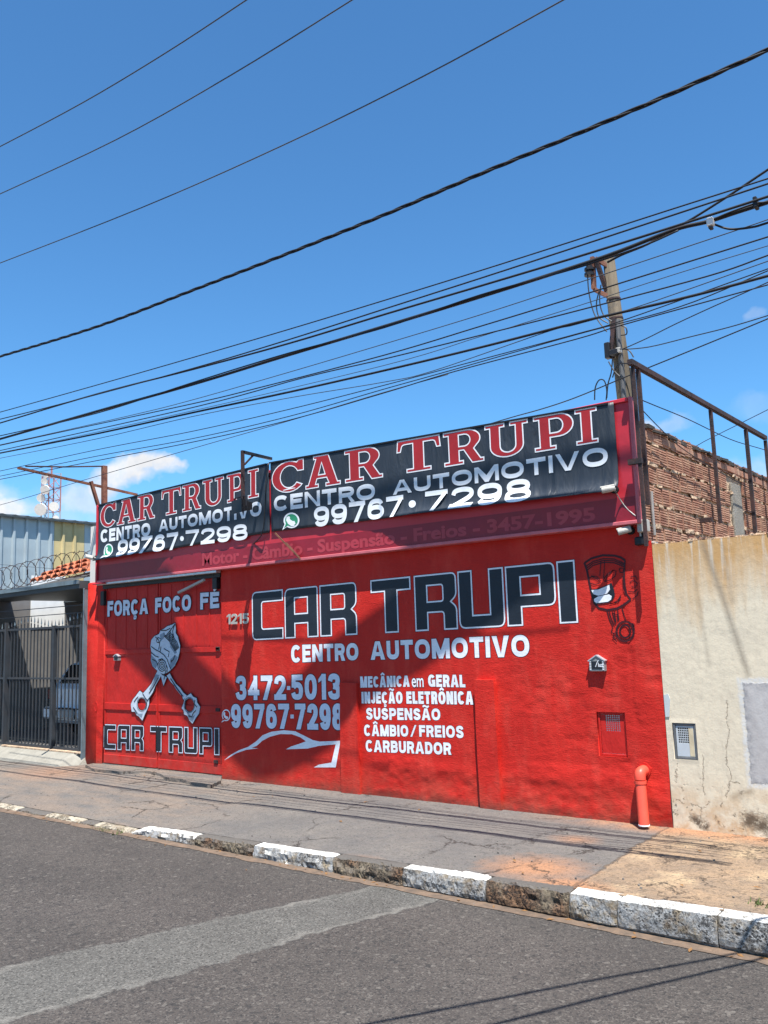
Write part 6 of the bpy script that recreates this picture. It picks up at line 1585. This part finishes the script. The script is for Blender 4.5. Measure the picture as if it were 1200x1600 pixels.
# parked hatchback in the carport, tail to the street
def hatchback():
    cx = (float(onY(72, 1090, 1.0)[0])+0); 
    xl_, xr_ = float(onY(70, 1100, .9)[0]), float(onY(70, 1100, .9)[0])+1.62
    y0 = .95; zg = .145; W = xr_-xl_; xc = (xl_+xr_)/2
    th = thing('parked_car', (xc, y0+1.9, zg), 'silver-blue hatchback parked tail-first behind the barred gate', 'car')
    M_CAR = simple('silver_blue_car_paint', (.72, .78, .86), .3, .08, 3, metal=.3, spec=.5)
    M_CARD = simple('dark_car_plastic', (.05, .055, .06), .5, .1); M_GL = simple('dark_car_glass', (.01, .012, .014), .08, .1, spec=.6)
    # lofted sections along the length: (y, half width, sill z, waist z, roof half width, roof z)
    sec = [(0, .70, .36, .86, .60, .90), (.06, .78, .30, .92, .62, .98), (.30, .81, .27, .95, .58, 1.34), (.75, .82, .25, .95, .58, 1.44), (1.5, .82, .24, .93, .58, 1.46), (2.2, .82, .24, .90, .56, 1.38), (2.75, .81, .25, .88, .60, .98), (3.3, .79, .27, .80, .62, .84), (3.62, .72, .34, .66, .60, .70)]
    P = []
    for (yy, hw, zs, zw, rw, zr_) in sec:
        half = [(hw*.86, zs), (hw, zs+.10), (hw*1.0, zw-.08), (hw*.965, zw), (rw+.03, zr_-.05 if zr_ > zw+.1 else zr_-.01), (rw-.10, zr_)]
        ring = [(xc+a, y0+yy, zg+b_) for a, b_ in half]+[(xc-a, y0+yy, zg+b_) for a, b_ in reversed(half)]
        P.append(ring)
    n = len(P[0]); mb = MB(); mb.v = [p for r_ in P for p in r_]
    mb.f = [(i*n+k, i*n+(k+1) % n, (i+1)*n+(k+1) % n, (i+1)*n+k) for i in range(len(P)-1) for k in range(n)]
    mb.f += [tuple(range(n)), tuple(reversed(range((len(P)-1)*n, len(P)*n)))]
    body = part(mb, 'body', M_CAR, th)
    zz = lambda z_: zg+z_
    # rear window following the slope of the tail
    part(MB().add([(xc-.52, y0+.085, zz(1.00)), (xc+.52, y0+.085, zz(1.00)), (xc+.47, y0+.275, zz(1.30)), (xc-.47, y0+.275, zz(1.30)), (xc-.52, y0+.055, zz(.995)), (xc+.52, y0+.055, zz(.995)), (xc+.47, y0+.25, zz(1.315)), (xc-.47, y0+.25, zz(1.315))],
         [(4,5,6,7),(0,3,2,1),(0,1,5,4),(1,2,6,5),(2,3,7,6),(3,0,4,7)]), 'rear_window', M_GL, th)
    for s_ in (-1, 1):
        part(MB().cbox(xc+s_*.70-.07, xc+s_*.70+.07, y0-.02, y0+.05, zz(.72), zz(.90), .012), 'tail_light', simple('dark_red_lens', (.12, .01, .01), .2, .1), th)
        a = [(.55, .98), (2.35, .95), (2.15, 1.34), (.62, 1.36)]
        part(MB().add([(xc+s_*(.80-.17*(z_-.95)/.4)+s_*o_, y0+y_, zz(z_)) for o_ in (-.01, .012) for y_, z_ in a], [(0,1,2,3),(7,6,5,4),(0,4,5,1),(1,5,6,2),(2,6,7,3),(3,7,4,0)]), 'side_window', M_GL, th)
        for yy in (.72, 2.95):
            wh_ = part(MB().tube([(xc+s_*.70, y0+yy, zz(.29)), (xc+s_*.80, y0+yy, zz(.29)), (xc+s_*.835, y0+yy, zz(.29))], .29, 20, radii=[.28, .29, .27]), 'wheel', M_BLACK, th)
            part(MB().cyl((xc+s_*.834, y0+yy, zz(.29)), (xc+s_*.845, y0+yy, zz(.29)), .17, 14), 'rim', M_SILVER, wh_)
    part(MB().cbox(xc-.80, xc+.80, y0-.10, y0+.04, zz(.38), zz(.58), .03), 'rear_bumper', M_CAR, th)
    part(MB().cbox(xc-.74, xc+.74, y0-.108, y0-.1005, zz(.555), zz(.575), .002), 'bumper_strip', M_CARD, th)
    pl_ = part(MB().cbox(xc-.22, xc+.22, y0-.125, y0-.1015, zz(.42), zz(.545), .004), 'number_plate', simple('worn_grey_plate', (.35, .36, .36), .5, .2), th)
    part(MB().tube(smooth_pts([(xc-.26, y0-.13, zz(.40)), (xc-.26, y0-.13, zz(.56)), (xc+.26, y0-.13, zz(.56)), (xc+.26, y0-.13, zz(.40))], 3), .012, 6), 'plate_guard', M_BLACK, th)
hatchback()

# corrugated warehouse beyond the carport
wh_ = thing('warehouse', (-18, 5, 0), 'tall corrugated metal warehouse with one yellowed translucent panel beyond the carport', 'building')
XW = -18.0; ZW = float(onX(75, 813.5, XW)[2])
yA, yB, yC = float(onX(85, 815, XW)[1]), float(onX(132, 820, XW)[1]), 0
def ribbed(y0, y1, m):
    mb = MB(); prof = []; y = y0; p_ = .29
    while y < y1-.02:
        for dy, dx in ((0, 0), (.17, 0), (.19, .045), (.235, .045), (.255, 0)):
            if y+dy < y1: prof.append((XW+dx, y+dy))
        y += p_
    prof.append((XW, y1)); n = len(prof)
    mb.add([(a, b_, 0) for a, b_ in prof]+[(a, b_, ZW) for a, b_ in prof], [(i, i+1, i+1+n, i+n) for i in range(n-1)])
    part(mb, 'wall_sheet', m, wh_)
ribbed(-4.2, -1.2, M_SHEETG); ribbed(-1.195, yA, M_SHEETG); ribbed(yA+.005, yB, M_SHEETY); ribbed(yB+.005, 6.5, M_SHEETG); ribbed(6.505, 12, M_SHEETG)
mb = MB()
y = -4.3
prof = []
while y < 12.1: prof += [(y, 0), (y+.1, .03), (y+.2, 0)]; y += .29
mb.add([(XW+.13, a, ZW+.02+b_) for a, b_ in prof]+[(XW-6, a, ZW+.9+b_) for a, b_ in prof]+[(XW+.13, a, ZW-.015) for a, b_ in prof]+[(XW-6, a, ZW+.86) for a, b_ in prof],
       [(i, i+1, i+1+len(prof), i+len(prof)) for i in range(len(prof)-1)]+[(i, i+1, i+1+2*len(prof), i+2*len(prof)) for i in range(len(prof)-1)]+[(i+2*len(prof), i+1+2*len(prof), i+1+3*len(prof), i+3*len(prof)) for i in range(len(prof)-1)])
part(mb, 'roof_sheet', M_BEAM, wh_)
mb = MB(); mb.box(XW-8, XW-.06, -4.2, 12, 0, ZW-.02); part(mb, 'core_wall', M_DARKIN, wh_)

# telecom mast with dishes
def mast():
    base = onY(79, 812, 20.0); top = onY(79, 729, 20.0); X0, Z1 = float(base[0]), float(top[2])
    th = thing('telecom_tower', (X0, 20, 0), 'distant red and white lattice telecom tower carrying microwave dishes', 'tower')
    def col(z_): return M_TWR if int(z_/1.4) % 2 else M_TWW
    M_TWR = simple('red_tower_paint', (.34, .17, .16), .6, .1); M_TWW = simple('grey_white_tower_paint', (.34, .36, .40), .6, .1)
    zt = float(onY(79, 740, 20.0)[2]); z_ = 0; hw = lambda z: .38
    seg = 0
    while z_ < zt:
        z2 = min(z_+.7, zt); mb = MB(); c = [(-1,-1),(1,-1),(1,1),(-1,1)]
        for i, (a, b_) in enumerate(c):
            A = (X0+a*hw(z_), 20+b_*hw(z_), z_); B = (X0+a*hw(z2), 20+b_*hw(z2), z2); mb.beam(A, B, .055)
            a2, b2 = c[(i+1) % 4]; mb.beam(A, (X0+a2*hw(z2), 20+b2*hw(z2), z2), .03); mb.beam((X0+a*hw(z_), 20+b_*hw(z_), z_), (X0+a2*hw(z_), 20+b2*hw(z_), z_), .03)
        part(mb, 'lattice_section', col(z_), th); z_ = z2
    part(MB().beam((X0, 20, zt-.3), (X0, 20, Z1), .08), 'lightning_rod', M_TWR, th)
    M_DISH = simple('white_dish', (.72, .70, .64), .5, .1)
    for (px, py, r_) in ((70, 752, .19), (71, 765, .27), (64.5, 778, .24), (64, 796, .36), (84, 791.5, .27), (87, 810, .17), (72, 745, .1)):
        p_ = Vector(onY(px, py, 19.4)); d = (Vector(CAM)-p_).normalized(); d = (d+Vector((-.5 if px < 75 else .15, 0, 0))).normalized()
        r2 = r_*1.0
        part(MB().tube([p_-d*.25, p_-d*.18, p_, p_+d*.10], r2, 16, radii=[r2*.35, r2*.7, r2, r2]), 'dish', M_DISH, th, smooth=False)
        part(MB().beam(p_-d*.2, (X0+(-.35 if px < 79 else .35), 19.7, p_.z), .05), 'dish_arm', M_TWW, th)
mast()

# small litter: pebbles and crumbs on the pavement and along the kerb
mb = MB()
for k in range(260):
    x = rng.uniform(-12, -.8); y = rng.choice([rng.uniform(YK+.1, -.03), YK-rng.uniform(.02, .2)]); s_ = rng.uniform(.003, .009)
    z = walk_z(x, y) if y > YK else float(road_z(x, y))
    vs = [(x+s_*dx*rng.uniform(.4, 1), y+s_*dy*rng.uniform(.4, 1), z+(s_*rng.uniform(.5, 1.1) if dz else -.004)) for dz in (0, 1) for dx, dy in ((-1,-1),(1,-1),(1,1),(-1,1))]
    mb.add(vs, [(0,3,2,1),(4,5,6,7),(0,1,5,4),(1,2,6,5),(2,3,7,6),(3,0,4,7)])
o = mb.build('gravel', simple('grey_gravel', (.14, .125, .11), .9, .4, 30)); tag(o, 'loose crumbs of stone on the pavement and in the gutter', kind='stuff')
M_LEAF = simple('dry_leaf', (.20, .10, .035), .8, .4, 20)
mb = MB()
for k in range(90):
    x = rng.uniform(-11, -.9); y = YK-abs(rng.normal(0, .09))-.02 if k % 3 else rng.uniform(YK+.2, -.02); z = (walk_z(x, y) if y > YK else float(road_z(x, y)))+.006; a = rng.uniform(0, 6.28); l_ = rng.uniform(.012, .034)
    dx, dy = math.cos(a)*l_, math.sin(a)*l_
    mb.add([(x-dx, y-dy, z), (x+dy*.4, y-dx*.4, z+.006), (x+dx, y+dy, z+rng.uniform(0, .008)), (x-dy*.4, y+dx*.4, z+.003)], [(0, 1, 2, 3)])
o = mb.build('dry_leaves', M_LEAF, fix=False); tag(o, 'dry leaves blown along the gutter and pavement', kind='stuff')
# weeds at the kerb
M_WEED = simple('green_weed', (.07, .10, .02), .7, .3, 20)
mb = MB()
for (px, py, n, s_) in ((186, 1296, 26, .06), (163, 1290, 18, .05), (150, 1287, 10, .04), (1196, 1431, 22, .05), (1205, 1436, 16, .05)):
    c = onZ(px, py, -.05)
    for k in range(n):
        x, y = c[0]+rng.uniform(-.09, .09), c[1]+rng.uniform(-.035, .035); z = walk_z(x, y); a = rng.uniform(0, 6.28); l_ = rng.uniform(.4, 1)*s_
        dx, dy = math.cos(a)*l_*.7, math.sin(a)*l_*.7
        mb.add([(x-.004, y, z), (x+.004, y, z), (x+dx, y+dy, z+l_)], [(0, 1, 2)])
o = mb.build('weeds', M_WEED, fix=False); tag(o, 'dry weeds sprouting along the kerb', kind='stuff')
